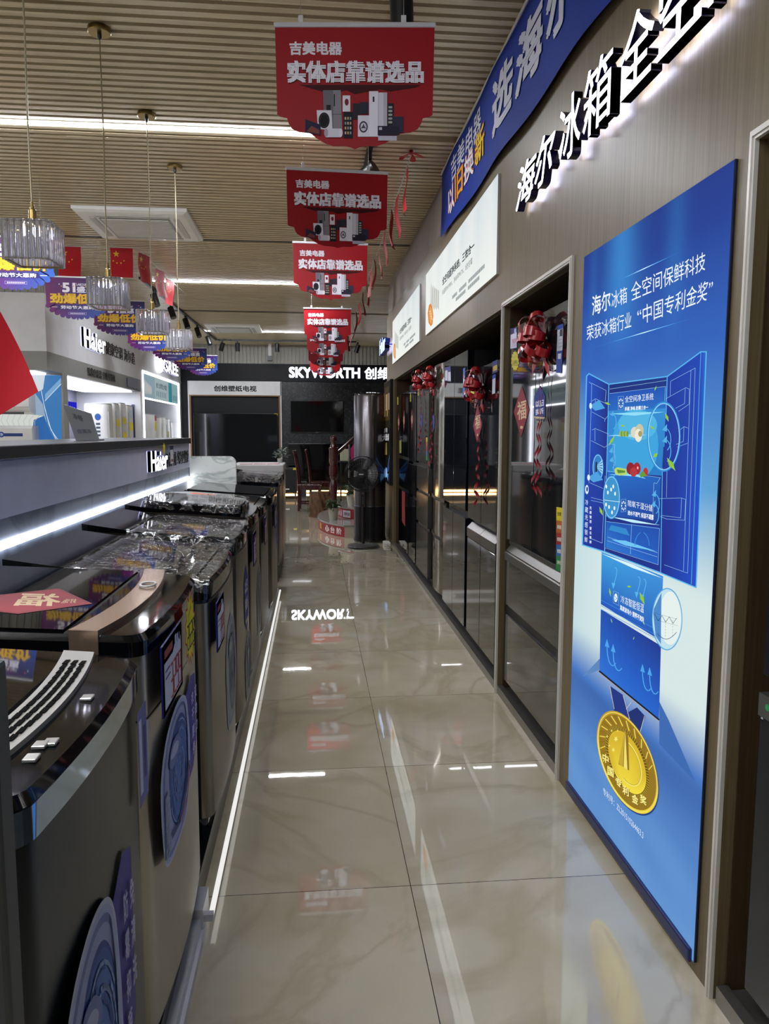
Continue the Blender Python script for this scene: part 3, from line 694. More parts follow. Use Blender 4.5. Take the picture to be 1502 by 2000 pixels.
# fifth
t, dk, w_ = washer(3.80, 4.48, 'washing machine with a raised round cornered film wrapped lid, fifth in the row', 'round', (.865, .91))
price_tag(t, -.27, .70, '2399', w=.18, h=.17); drum_sticker(t, -.1, .22, .15, .55, grey=True); film_sheet(t, w_ - .12, lambda x: dk(x) + .046, (-.26, .26))
# sixth
t, dk, w_ = washer(4.58, 5.28, 'washing machine with an orange and grey card on its lid, sixth in the row', 'plain', (.84, .89))
price_tag(t, -.2, .68, '1899', w=.17, h=.17)
a = Art(lambda u, v: (u, v, dk(u) + .012), (0, 0, 1)); a.poly([(-.12 + .3 * math.cos(q) * .75, .26 * math.sin(q)) for q in [2 * PI * i / 28 for i in range(28)]], '#8d9093')
a.poly([(-.2, -.2), (.0, -.2), (.04, -.08), (-.16, -.02)], '#c8552c'); a.poly([(-.2, .06), (-.05, .04), (-.02, .16), (-.18, .2)], '#c8552c'); a.quad_text('智能直驱', (.06, .0), (.06, .2), (-.02, .2), (-.02, .0), '#1c1c1c', .03); a.build('lid_card', PST, t)
# seventh
t, dk, w_ = washer(5.38, 6.2, 'farthest washing machine before the marble board, with a round picture sticker', 'plain', (.84, .89))
price_tag(t, -.22, .68, '1599', w=.17, h=.17); drum_sticker(t, -.06, .24, .38, .68)
# behind the marble board
t.location.x += .02
t, dk, w_ = washer(6.95, 7.5, 'film topped washing machine just behind the marble board', 'flat', (.84, .87)); film_sheet(t, w_, lambda x: dk(x) + .006, (-.13, .31))
t.location.z = 0.12; 
t2, dk, w_ = washer(7.62, 8.2, 'second film topped washing machine behind the marble board', 'flat', (.84, .87)); film_sheet(t2, w_, lambda x: dk(x) + .006, (-.13, .31)); t2.location.z = .12
solo('washer_plinth', MB().box(-.96, -.345, 6.9, 8.25, 0, .12), mat('plinth_black', '#0c0d0f'), 'short black plinth under the two washers behind the marble board', 'plinth', (-.65, 7.6, 0))
# white chest freezer with papers
t = thing('chest_freezer', 'white chest freezer with pink leaflets on top behind the washers', 'freezer', (-.64, 9.0, 0)); o = (-.64, 9.0, 0)
FZ = mat('freezer_white', '#b9b9b9', .35)
MB().rbox(-.95, -.36, 8.62, 9.4, .03, .94, .012).build('cabinet', FZ, t, off=o); MB().rbox(-.96, -.35, 8.61, 9.41, .945, 1.03, .015).build('lid', FZ, t, off=o); MB().box(-.9, -.4, 8.7, 9.3, 0, .03).build('foot', BLKG, t, off=o)
for i, (xx, yq) in enumerate(((-.86, 8.7), (-.7, 8.72), (-.55, 8.74))):
    solo('leaflet', MB().box(xx, xx + .14, yq, yq + .2, 1.03, 1.036), mat('leaflet_pink', '#b98a90', .6), ['left', 'middle', 'right'][i] + ' pink leaflet pile on the white chest freezer', 'leaflet', (xx + .07, yq + .1, 1.03), 'leaflets on the freezer')
# ================================================================== AIR CONDITIONERS ON THE LEFT
# fascia lettering
def fascia_letters(name, s, y0, y1, z0, z1, lit, lab, cat='sign', dep=.03):
    L_ = LX + .008 + dep
    mm = letters(s, lambda a, b: (L_, lerp(y0, y1, a), lerp(z0, z1, b)), (1, 0, 0), dep, .018 if lit else 0)
    return solo(name, mm, [SG, SD, SBG] if lit else mat('letter_black', '#141414'), lab, cat, (LX, (y0 + y1) / 2, z0))
fascia_letters('lit_sign', 'Haier', 9.65, 10.62, 2.46, 2.70, True, 'white lit Latin lettering on the white fascia above the air conditioners')
fascia_letters('sign_lettering', '健康空调 海尔造', 10.72, 12.4, 2.48, 2.665, False, 'black lettering beside the lit Latin sign on the left fascia', dep=.006)
fascia_letters('sign_lettering', '除菌自清洁 只吹干净风', 9.85, 11.15, 2.115, 2.225, False, 'small black lettering on the grey band under the left fascia', dep=.006)
mm = letters('GREE', lambda a, b: (LX + .038, lerp(14.55, 16.1, a), lerp(2.57, 2.80, b)), (1, 0, 0), .03, .02)
mm.tube([(LX + .03, 14.25 + .2 * math.cos(q), 2.685 + .15 * math.sin(q)) for q in [2 * PI * i / 20 for i in range(20)]], .035, 6, 0, True)
mm.box(LX + .005, LX + .04, 14.2, 14.42, 2.66, 2.71, 0)
solo('lit_sign', mm, [SG, SD, SBG], 'white lit round logo and lettering above the bay with the bright white outline', 'sign', (LX, 15.2, 2.57))
solo('wall_screen', MB().box(LX, LX + .02, 11.85, 12.55, 2.10, 2.235), mat('screen_grey_violet', '#4d4d63', .3), 'small grey violet screen in the grey band over the air conditioners', 'screen', (LX, 12.2, 2.1))
# lights in the bays
EB = emat('bay_glow', '#eef2ff', LED_TRIM * .6)
def bay_light(mb, lab, loc): return solo('bay_light', mb, EB, lab, 'light strip', loc, 'bay strip lights')
bay_light(MB().box(-3.7, -2.95, 9.2, 12.5, 2.045, 2.065), 'broad lit panel under the grey band over the white floor air conditioners', (-3.3, 10.8, 2.045))
bay_light(MB().box(-3.6, -3.05, 8.55, 8.9, 2.05, 2.068), 'lit panel under the grey band over the blue display board', (-3.3, 8.7, 2.05))
m = MB().box(LX - .005, LX + .012, 12.93, 12.98, .1, 2.44).box(LX - .005, LX + .012, 16.28, 16.33, .1, 2.44).box(LX - .005, LX + .012, 12.98, 16.28, 2.40, 2.44)
bay_light(m, 'bright white outline strip around the farther air conditioner bay', (LX, 14.6, .1))
bay_light(MB().box(LX - .06, LX - .02, 12.99, 16.27, 1.98, 2.0), 'lit strip under the printed header of the farther bay', (LX - .04, 14.6, 1.98))
# header print in bay two
t = thing('header_print', 'pale blue printed header with small pictures in the brightly outlined bay', 'sign', (LX - .02, 14.6, 2.0))
MB().box(LX - .04, LX - .015, 12.99, 16.27, 2.0, 2.395).build('panel', WHT, t, off=(LX - .02, 14.6, 2.0))
a = Art(lambda u, v: (LX - .0145, lerp(13.0, 16.26, u), lerp(2.0, 2.395, v)), (1, 0, 0))
a.rect(0, 0, 1, 1, '#a9c4d2'); a.rect(.3, 0, .68, 1, '#c3d6da'); a.rect(.7, 0, .8, 1, '#3f9fb0'); a.rect(.8, 0, 1, 1, '#a5cdd3')
for k in range(5): a.ell(.06 + k * .035, .45 - .02 * k, .02, .32 - .03 * k, '#dfe4e4', 14)
a.text('格力 让世界爱上中国造', .34, .55, .64, .8, '#46606a', .02)
for k in range(6): a.rect(.34 + k * .05, .15, .362 + k * .05, .42, '#7fa3b0')
for k in range(4): a.rect(.83 + k * .04, .12, .85 + k * .04, .4, '#6d98a6')
a.build('printed_picture', printmat('print_glow_soft', .5, .55), t, off=(LX - .02, 14.6, 2.0))
# blue display wall with split units
a = MB().box(-4.9, -3.003, 8.90, 8.95, 0, 2.05); 
t = thing('display_board', 'glowing blue and white display board behind the wall air conditioners', 'display', (-3.9, 8.92, 0)); a.build('board', WHT, t, off=(-3.9, 8.92, 0))
A = Art(pxY(8.899), (0, -1, 0), .0001)
A.poly([(-40, 725), (119, 733), (121, 868), (-40, 868)], '#9db6cf'); A.poly([(62, 733), (119, 733), (121, 868), (105, 868), (92, 830), (84, 790), (70, 770)], '#3c7fc0')
A.poly([(60, 733), (88, 733), (84, 760), (66, 770)], '#dce8f2'); A.poly([(-40, 800), (85, 812), (70, 832), (-40, 836)], '#e3e7e2'); A.poly([(88, 770), (119, 738), (119, 752), (88, 783)], '#7fb0de')
A.poly([(66, 820), (86, 812), (98, 845), (113, 868), (60, 868)], '#2f6bb4')
for i, pth in enumerate(([(70, 734), (80, 760), (88, 800), (100, 840), (118, 866)], [(88, 783), (119, 750)], [(86, 790), (96, 830), (112, 864)])): A.path(pth, 1.2, '#dfeeff')
for k in range(7): A.path([(6 + k * 12, 808 + k * .5), (2 + k * 11, 822), (8 + k * 10, 832)], .9, '#c2c6bd')
A.build('printed_pattern', printmat('print_glow_board', .5, .8, sample=True), t, off=(-3.9, 8.92, 0))
ACW = mat('ac_white', '#c8c7c4', .3)
def split(x1, z0, lab, h=.29):
    t = thing('wall_air_conditioner', lab, 'air conditioner', (x1 - .42, 8.78, z0), 0, 'wall split units')
    p = [(-.0, 0), (-.17, .02), (-.205, .07), (-.205, h - .03), (-.17, h), (0, h)]
    MB().prism([(a, b) for a, b in p], -.43, .43, 0, 'x').build('body', ACW, t).location.y = .12
    MB().box(-.36, .36, -.07, -.045, -.002, .022).build('air_outlet', mat('outlet_dark', '#3b3d3e', .4), t)
    MB().box(-.43, .43, -.0855, -.085, .075, .082).build('panel_seam', mat('seam_grey', '#8f8f8c', .4), t)
    return t
split(-3.19, 1.60, 'upper white wall air conditioner on the glowing blue board')
t = split(-3.17, 1.18, 'lower white wall air conditioner on the glowing board, with a round blue badge', .29)
a = Art(lambda u, v: (u, -.0865, v), (0, -1, 0)); a.rect(.1, .17, .33, .205, '#283a72'); a.ell(.1, .19, .032, .032, '#24408a', 18); a.text('净', .082, .172, .118, .208, '#dfe6f5'); a.build('badge', PRC, t)
# floor standing cabinets in bay one
def cabinet_ac(y0, y1, h, lab, x0=-3.42, x1=-2.98, rnd=.05, stickers=()):
    t = thing('floor_air_conditioner', lab, 'air conditioner', ((x0 + x1) / 2, (y0 + y1) / 2, 0), 0, 'floor standing air conditioners'); o = t.location.copy()
    w = y1 - y0; m = MB(); n = 6
    p = [(x0, y0), (x1 - rnd, y0)] + [(x1 - rnd + rnd * math.sin(q), y0 + rnd - rnd * math.cos(q)) for q in [PI / 2 * i / n for i in range(1, n + 1)]] + [(x1 - rnd + rnd * math.cos(q), y1 - rnd + rnd * math.sin(q)) for q in [PI / 2 * i / n for i in range(0, n + 1)]] + [(x1 - rnd, y1), (x0, y1)]
    m.prism(p, .04, h); m.build('body', ACW, t, SM, off=o)
    cx_, cy_ = (x0 + x1) / 2, (y0 + y1) / 2; sc = lambda k: [(cx_ + (x - cx_) * k, cy_ + (y - cy_) * k) for x, y in p]
    MB().prism(sc(.96), h, h + .02).build('top_cap', mat('ac_cap_grey', '#9a9a98', .4), t, SM, off=o); MB().prism(sc(.97), 0, .04).build('base', mat('ac_cap_grey', '#9a9a98'), t, SM, off=o)
    MB().box(x1 - .02, x1 + .003, y0 + .03, y0 + .045, .1, h - .1).build('front_seam', mat('seam_grey', '#8f8f8c'), t, off=o)
    a = Art(lambda u, v: (x1 + .0035, u, v), (1, 0, 0)); ok = False
    for (u0, v0, u1, v1, cc) in stickers: a.rect(y0 + w * u0, v0, y0 + w * u1, v1, cc); a.build('front_sticker', PRC, t, off=o); a.mb = MB()
    return t, o
t, o = cabinet_ac(11.18, 11.5, 1.80, 'white floor air conditioner with a round blue badge, first in the bay', -3.32, -2.98, .1)
a = Art(lambda u, v: (u, 11.1792, v), (0, -1, 0)); a.ell(-3.13, 1.62, .045, .05, '#2c4f8c', 18)
for k in range(4): a.rect(-3.16, 1.34 + k * .055, -3.1, 1.37 + k * .055, '#3f4653')
a.build('side_badge', PRC, t, off=o)
cabinet_ac(11.55, 11.85, 1.82, 'slim white floor air conditioner with a yellow tag, second in the bay', stickers=((.2, 1.63, .7, 1.75, '#c7d2dd'), (.2, 1.49, .8, 1.6, '#d8c63a'), (.1, .95, .9, 1.2, '#8e2b33')))
cabinet_ac(11.90, 12.26, 1.84, 'slim white floor air conditioner with two yellow tags, third in the bay', stickers=((.2, 1.65, .8, 1.77, '#d6d8da'), (.2, 1.53, .8, 1.63, '#d8c63a'), (.2, 1.28, .8, 1.4, '#d8c63a'), (.1, .95, .9, 1.18, '#8e2b33')))
cabinet_ac(12.32, 12.70, 1.82, 'white floor air conditioner with one wide yellow tag, last in the bay', stickers=((.2, 1.63, .7, 1.76, '#b9c5d0'), (.2, 1.43, .85, 1.56, '#e0c92c'), (.1, .9, .8, 1.15, '#8e2b33')))
solo('sign_board', MB().box(LX - .14, LX - .1, 12.71, 12.745, 0, 1.86), mat('board_navy', '#2b3a66', .4), 'narrow navy board standing at the end of the first air conditioner bay', 'sign', (LX - .12, 12.73, 0))
solo('lit_screen', MB().box(-3.86, -3.84, 11.6, 12.55, 1.62, 1.88), emat('screen_blue', '#2626c8', .9), 'bright blue lit screen at the rear of the air conditioner bay', 'screen', (-3.85, 12.1, 1.62))
# bay two
t, o = cabinet_ac(13.7, 14.85, 1.72, 'broad rounded white floor air conditioner in the brightly outlined bay', -3.5, -3.02, .2)
a = Art(lambda u, v: (-3.0195, u, v), (1, 0, 0)); a.ell(14.6, 1.52, .1, .1, '#c9b93a', 14); a.rect(14.52, 1.62, 14.7, 1.72, '#9a4a52'); a.build('price_tag', PRC, t, off=o)
cabinet_ac(14.95, 15.4, 1.68, 'slim white air conditioner second in the brightly outlined bay')
cabinet_ac(15.45, 15.85, 1.66, 'white air conditioner with yellow tag, third in the outlined bay', stickers=((.3, 1.3, .6, 1.42, '#b9a83a'),))
cabinet_ac(15.9, 16.25, 1.60, 'slim air conditioner at the end of the outlined bay')
solo('outdoor_unit', MB().rbox(-3.25, -2.95, 13.1, 13.5, 0, 1.42, .01), ACW, 'low white boxy unit at the start of the outlined bay', 'air conditioner', (-3.1, 13.3, 0))
solo('wall_monitor', MB().rbox(-3.88, -3.82, 13.1, 14.3, 1.36, 2.0, .02), mat('monitor_black', '#17191b', .2), 'dark screen on the rear wall of the outlined bay', 'screen', (-3.85, 13.7, 1.36))
# tilted clear acrylic sign on the counter
t = thing('acrylic_sign', 'tilted clear glossy sign board standing on the counter top', 'sign', (-1.45, 4.3, 1.352))
gm = mat('acrylic_smoke', '#8f9296', .06, .0, .8, .5)
m = MB(); p0, p1, p2, p3 = [ony(a, b, 4.3) for a, b in ((148, 862), (194, 858), (178, 808), (123, 789))]
z0 = 1.354; dz = z0 - min(p0.z, p1.z)
q = [Vector((p.x, 4.3, p.z)) for p in (p0, p1, p2, p3)]; q[0].z = z0; q[1].z = z0
m.add([v for v in q] + [v + Vector((0, .006, 0)) for v in q], [(0, 1, 2, 3), (7, 6, 5, 4), (0, 4, 5, 1), (1, 5, 6, 2), (2, 6, 7, 3), (3, 7, 4, 0)])
m.build('board', gm, t, off=t.location)
A = Art(pxY(4.298), (0, -1, 0), .0001); A.quad_text('净畅', (140, 806), (160, 812), (163, 824), (144, 818), '#5d6064', .02); A.quad_text('自清洁', (150, 838), (176, 838), (180, 846), (154, 847), '#64676b', .01); A.build('printed_words', PRC, t, off=t.location)
bx = MB().box(q[0].x + .0, q[1].x, 4.306, 4.4, 1.352, 1.36).build('stand', gm, t, off=t.location)
# ================================================================== REFRIGERATORS (right)
FG = mat('door_smoked_glass', '#202225', .04, .15, .6, .5)
FB = mat('door_black_glass', '#0e1116', .045, .1, .6, .5)
FN = mat('door_navy_glass', '#0b0f18', .04, .1, .6, .6)
FS = mat('door_grey_steel', '#6a6862', .16, .75, noise=.03)
FBR = mat('door_bronze_steel', '#8a8474', .12, .85, noise=.03)
CAB = mat('cabinet_black', '#0c0d0f', .4)
STL = mat('handle_brushed_steel', '#8b8a87', .28, .85, noise=.03)
DX = 1.00
KF = DX / 1.04
ky = lambda y: y * KF
kz = lambda z: 1.4 + (z - 1.4) * KF
def fridge(y0, y1, top, lab, doors, m, x=DX, bulge=0., body_top=None):
    """doors: (ya, yb, za, zb) fractions across (0 = far end) and heights; kind"""
    y0, y1, top = ky(y0), ky(y1), kz(top)
    loc = (x + .33, (y0 + y1) / 2, .03); t = thing('refrigerator', lab, 'refrigerator', loc, 0, 'refrigerators along the right wall')
    MB().box(x + .045, x + .66, y0 + .006, y1 - .006, .065, top - .004).build('cabinet', CAB, t, off=loc)
    MB().box(x + .06, x + .60, y0 + .03, y1 - .03, .03, .065).build('foot', CAB, t, off=loc)
    for (a, b, za, zb, kind) in doors:
        ya, yb = lerp(y1, y0, a), lerp(y1, y0, b)
        if ya > yb: ya, yb = yb, ya
        ya += .003; yb -= .003; za, zb = kz(za), kz(zb)
        if bulge:
            n = 10; pts = [(x + .045, ya), (x + .045, yb)] + [(x + bulge * ((lerp(yb, ya, i / n) - (y0 + y1) / 2) / ((y1 - y0) / 2)) ** 2, lerp(yb, ya, i / n)) for i in range(n + 1)]
            d = MB().prism(pts, za, zb).build(kind, m, t, SM, off=loc)
        else:
            d = MB().rbox(x, x + .043, ya, yb, za, zb, .003, 1).build(kind, m, t, off=loc)
    return t, loc
# near single refrigerator
t1, L1 = fridge(2.94, 3.91, 1.95, 'smoked glass refrigerator with a red bow, alone in the framed niche',
                [(0, .50, .83, 1.948, 'door'), (.50, 1, .83, 1.948, 'door'), (0, 1, .47, .765, 'drawer'), (0, 1, .045, .42, 'drawer')], FG)
ya, yb = ky(2.94), ky(3.91)
MB().prism([(DX - .004, kz(.755)), (DX + .03, kz(.80)), (DX + .045, kz(.80)), (DX + .045, kz(.72)), (DX - .004, kz(.715))], ya + .003, yb - .003, 0, 'y').build('drawer_handle', STL, t1, off=L1)
MB().box(DX + .02, DX + .045, ya, yb, kz(.80), kz(.828)).build('door_gap_trim', STL, t1, off=L1)
MB().box(DX + .012, DX + .045, ya, yb, kz(.42), kz(.46)).build('drawer_gap', CAB, t1, off=L1)
# stickers read straight off the photograph's door plane
SX = DX - .0015
L3v = lambda L: Vector(L)
def st(name, fn, m=PRC, par=t1, L=L1):
    a = Art(pxX(SX), (-1, 0, 0), .0001); fn(a); c_ = sum((Vector(v) for v in a.mb.v), Vector()) / len(a.mb.v)
    for d in par.children:                                   # a sticker belongs to the door it is stuck on
        if d.name.split('.')[0] in ('door', 'drawer'):
            b = [Vector(q) + L3v(L) for q in d.bound_box]
            if min(q.y for q in b) <= c_.y <= max(q.y for q in b) and min(q.z for q in b) <= c_.z <= max(q.z for q in b): par = d; break
    return a.build(name, m, par, off=L)
def card(a, tl, tr, br, bl, digits, c='#b4202a'):
    q = lambda u, v: tuple((1 - v) * ((1 - u) * tl[i] + u * tr[i]) + v * ((1 - u) * bl[i] + u * br[i]) for i in (0, 1))
    a.poly([tl, tr, br, bl], '#2a2765'); a.poly([q(.06, .3), q(.94, .24), q(.94, .96), q(.06, .96)], '#cdcde0'); a.poly([q(.6, .05), q(.85, .05), q(.85, .3), q(.6, .3)], '#b9b6dc')
    a.seg7(digits, q(.25, .55), q(.92, .52), q(.92, .88), q(.25, .9), .55, c)
def burst(a, cx_, cy_, rx, ry, digits):
    a.star(cx_, cy_, ry, '#c9bb3e', .8, 14, asp=rx / ry); a.seg7(digits, (cx_ - rx * .55, cy_), (cx_ + rx * .6, cy_ - 1), (cx_ + rx * .6, cy_ + ry * .4), (cx_ - rx * .55, cy_ + ry * .42), .6, '#2a2612')
    a.path([(cx_ - rx * .4, cy_ - ry * .3), (cx_ + rx * .4, cy_ - ry * .45)], .35, '#5a5320')
def diamond(a, l, tp, r, bt, s=1.):
    a.poly([l, tp, r, bt], '#6f1826')
    cx_, cy_ = (l[0] + r[0]) / 2, (tp[1] + bt[1]) / 2
    a.poly([(lerp(p[0], cx_, .08), lerp(p[1], cy_, .08)) for p in (l, tp, r, bt)], '#8a2433')
    a.quad_text('福', (cx_ - (r[0] - l[0]) * .28, cy_ - (bt[1] - tp[1]) * .18), (cx_ + (r[0] - l[0]) * .3, cy_ - (bt[1] - tp[1]) * .24), (cx_ + (r[0] - l[0]) * .3, cy_ + (bt[1] - tp[1]) * .13), (cx_ - (r[0] - l[0]) * .28, cy_ + (bt[1] - tp[1]) * .17), '#d8bd94', .015)
    a.ell(cx_, cy_ + (bt[1] - tp[1]) * .3, (r[0] - l[0]) * .1, (bt[1] - tp[1]) * .03, '#d0b088', 10)
st('price_card', lambda a: card(a, (996.5, 642), (1010, 639), (1010, 680), (996, 683), '7999'))
st('starburst_tag', lambda a: burst(a, 1006, 705, 8, 21, '6999'))
st('fortune_sticker', lambda a: diamond(a, (1003.5, 804), (1019, 753), (1034, 800), (1017.5, 855)))
def hexa(a):
    a.poly([(1043.5, 774), (1055, 753), (1065, 774), (1065, 815), (1055, 829), (1042.5, 813)], '#26357f')
    a.poly([(1042.6, 813), (1065, 815), (1056, 829), (1054, 829)], '#d2bd92')
    a.quad_text('以旧', (1046, 784), (1062, 780), (1062, 793), (1046, 796), '#dfe3f2', .03); a.quad_text('换新', (1046, 799), (1062, 796), (1062, 808), (1046, 811), '#dfe3f2', .03)
    a.quad_text('补贴2000', (1047, 817), (1063, 817), (1062, 823), (1048, 823), '#27305c', .03)
st('trade_in_sticker', hexa)
def energy(a):
    a.poly([(1089, 636), (1100, 632), (1097, 729), (1086, 728)], '#c6cad6'); a.poly([(1089, 636), (1100, 632), (1100, 641), (1089, 645)], '#2d4aa0')
    a.poly([(1088, 686), (1098.6, 684), (1097, 729), (1086, 728)], '#39509a'); a.poly([(1090, 691), (1096, 690), (1095.5, 701), (1089.5, 701)], '#cfd4e4')
    for k in range(5): a.path([(1092, 650 + k * 7), (1098, 648 + k * 7)], .7, '#565b68')
    a.poly([(1094, 644), (1099, 642), (1098.6, 656), (1093.6, 657)], '#3c404c')
st('energy_label', energy)
def stripes(a):
    ys = [(990, 1018), (1016, 1043), (1040, 1065), (1063, 1090), (1085, 1114)]
    for (a0, a1), c_, tx in zip(ys, ('#d8c41c', '#b06324', '#9c2a2c', '#2f66a8', '#2f7f45'), ('全嵌', '鲜储', '抑菌', '智能', '净化')):
        x0, x1 = 1086.8, 1098.2
        a.poly([(x0, a0), (x1, a0 + 2), (x1 - .4, a1 + 2), (x0 - .4, a1)], c_); a.quad_text(tx, (x0 + 2, a0 + 9), (x1 - 2, a0 + 10), (x1 - 2.2, a0 + 18), (x0 + 1.8, a0 + 17), '#e9e6d8' if c_ != '#d8c41c' else '#2b2a14', .02)
st('feature_stickers', stripes)
# long niche, near to far
t2, L2 = fridge(4.115, 4.915, 1.815, 'black glass refrigerator with a red bow and a fortune diamond, nearest in the long niche',
                [(0, .5, .83, 1.813, 'door'), (.5, 1, .83, 1.813, 'door'), (0, .5, .045, .70, 'drawer'), (.5, 1, .045, .70, 'drawer')], FB)
for a_, b_ in ((4.118, 4.512), (4.518, 4.912)): MB().prism([(DX - .004, kz(.765)), (DX + .03, kz(.80)), (DX + .045, kz(.80)), (DX + .045, kz(.705)), (DX - .004, kz(.705))], ky(a_), ky(b_), 0, 'y').build('drawer_handle', STL, t2, off=L2)
s2 = lambda n, f: st(n, f, PRC, t2, L2)
s2('price_card', lambda a: card(a, (919.5, 724), (927, 721), (926, 752), (918.5, 754), '5299')); s2('starburst_tag', lambda a: burst(a, 922.5, 771, 4.5, 16, '4599'))
s2('fortune_sticker', lambda a: diamond(a, (924, 832), (933, 788), (942, 829), (932, 865)))
s2('energy_label', lambda a: (a.poly([(962, 733), (968, 730), (967, 768), (961, 770)], '#bfc3d0'), a.poly([(962, 733), (968, 730), (968, 738), (962, 741)], '#2d4aa0')))
s2('corner_poster', lambda a: (a.poly([(961.5, 707), (972.3, 702), (972, 726), (961.3, 731)], '#2a2f6e'), a.poly([(963, 716), (971, 712), (971, 722), (963, 726)], '#b9a23c')))
t3, L3 = fridge(4.99, 5.87, 1.965, 'dark navy mirror fronted refrigerator with four doors, second in the long niche',
                [(0, .48, .865, 1.963, 'door'), (.48, 1, .865, 1.963, 'door'), (0, .48, .045, .815, 'door'), (.48, 1, .045, .815, 'door')], FN)
s3 = lambda n, f: st(n, f, PRC, t3, L3)
s3('price_card', lambda a: (a.poly([(869, 718), (880, 715), (881, 746), (869, 744)], '#3a3f7c'), a.poly([(869.4, 724), (874, 723), (874, 743), (869.4, 743)], '#c5c7d4'), a.poly([(875, 727), (880.3, 726), (880.3, 744), (875, 744)], '#c5c7d4')))
s3('energy_label', lambda a: (a.poly([(904.5, 720), (908.5, 718), (908, 776), (904, 777)], '#4b66ac'), a.poly([(904.8, 735), (908, 734), (907.8, 750), (904.6, 751)], '#c5c9d8')))
t4, L4 = fridge(5.93, 6.60, 1.975, 'shiny bronze curved refrigerator with a red bow, third in the long niche',
                [(0, 1, .86, 1.973, 'door'), (0, 1, .53, .83, 'drawer'), (0, 1, .045, .50, 'drawer')], FBR, DX, .035)
MB().box(DX + .02, DX + .05, ky(5.94), ky(6.59), kz(.50), kz(.53)).box(DX + .02, DX + .05, ky(5.94), ky(6.59), kz(.83), kz(.86)).build('drawer_gap', CAB, t4, off=L4)
s4 = lambda n, f: st(n, f, PRC, t4, L4)
s4('trade_in_sticker', lambda a: a.poly([(845, 814), (847, 808), (849, 814), (849, 834), (847, 842), (845, 834)], '#2a3a86'))
s4('price_card', lambda a: a.poly([(840, 722), (843, 721), (842.5, 764), (839.6, 766)], '#c3c3c3'))
t5, L5 = fridge(6.68, 7.44, 1.975, 'grey steel refrigerator with four stacked sections and a red bow, fourth in the long niche',
                [(0, 1, 1.12, 1.973, 'door'), (0, 1, .845, 1.075, 'drawer'), (0, 1, .52, .82, 'drawer'), (0, 1, .045, .49, 'drawer')], FS)
MB().box(DX + .02, DX + .05, ky(6.69), ky(7.43), kz(1.075), kz(1.12)).box(DX + .02, DX + .05, ky(6.69), ky(7.43), kz(.82), kz(.845)).box(DX + .02, DX + .05, ky(6.69), ky(7.43), kz(.49), kz(.52)).build('drawer_gap', CAB, t5, off=L5)
s5 = lambda n, f: st(n, f, PRC, t5, L5)
s5('trade_in_sticker', lambda a: a.poly([(821, 814), (823, 806), (825, 813), (825, 832), (823, 839), (821, 832)], '#2a3a86'))
s5('feature_stickers', lambda a: [a.poly([(832, y_), (835, y_ + .5), (835, y_ + 9), (832, y_ + 9)], c_) for y_, c_ in zip((854, 863, 872, 881, 890), ('#c9b71e', '#b06324', '#9c2a2c', '#2f66a8', '#2f7f45'))])
s5('price_card', lambda a: (a.poly([(816, 733), (819, 732), (818.5, 756), (816, 757)], '#c3c3c3'), a.poly([(816, 757), (819, 756), (818.5, 772), (816, 773)], '#c2b338')))
t6, L6 = fridge(7.52, 8.05, 1.915, 'dark refrigerator with a fortune diamond and a yellow tag, fifth in the long niche',
                [(0, 1, 1.10, 1.913, 'door'), (0, 1, .74, 1.07, 'drawer'), (0, 1, .045, .71, 'drawer')], FB)
s6 = lambda n, f: st(n, f, PRC, t6, L6)
s6('fortune_sticker', lambda a: diamond(a, (802.3, 818), (804.7, 799), (807, 817), (804.6, 842))); s6('starburst_tag', lambda a: burst(a, 801.8, 777, 1.4, 9, '3'))
t7, L7 = fridge(8.12, 9.02, 1.865, 'dark refrigerator at the far end of the long niche, red sticker low down',
                [(0, .5, 1.13, 1.863, 'door'), (.5, 1, 1.13, 1.863, 'door'), (0, .5, .76, 1.10, 'drawer'), (.5, 1, .76, 1.10, 'drawer'), (0, .5, .045, .73, 'drawer'), (.5, 1, .045, .73, 'drawer')], FB)
s7 = lambda n, f: st(n, f, PRC, t7, L7)
s7('fortune_sticker', lambda a: (diamond(a, (776.5, 824), (778.5, 806), (780.5, 823), (778.5, 845)), diamond(a, (787, 820), (789, 800), (791, 819), (789, 843))))
s7('red_sticker', lambda a: a.poly([(785, 958), (791, 961), (791, 1028), (785, 1018)], '#8d1f26'))
s7('price_card', lambda a: (a.poly([(776, 776), (778, 775), (778, 790), (776, 791)], '#b7a93a'), a.poly([(780, 860), (784, 860), (784, 885), (780, 885)], '#8d8a3c')))
# refrigerator at the picture's right edge
t0, L0 = fridge(.62, 1.585, 1.90, 'dark refrigerator in the niche at the right edge of the picture',
                [(0, 1, .84, 1.898, 'door'), (0, 1, .05, .74, 'drawer')], mat('door_dark_slate', '#26282d', .22, .4))
MB().box(DX - .006, DX + .045, ky(.625), ky(1.58), kz(.745), kz(.80)).build('handle_strip', STL, t0, off=L0)
A = Art(lambda u, v: (DX - .0066, u, v), (-1, 0, 0)); A.ell(ky(1.545), kz(.775), .008, .008, '#2c9b57', 12); A.build('round_sticker', PRC, t0, off=L0)
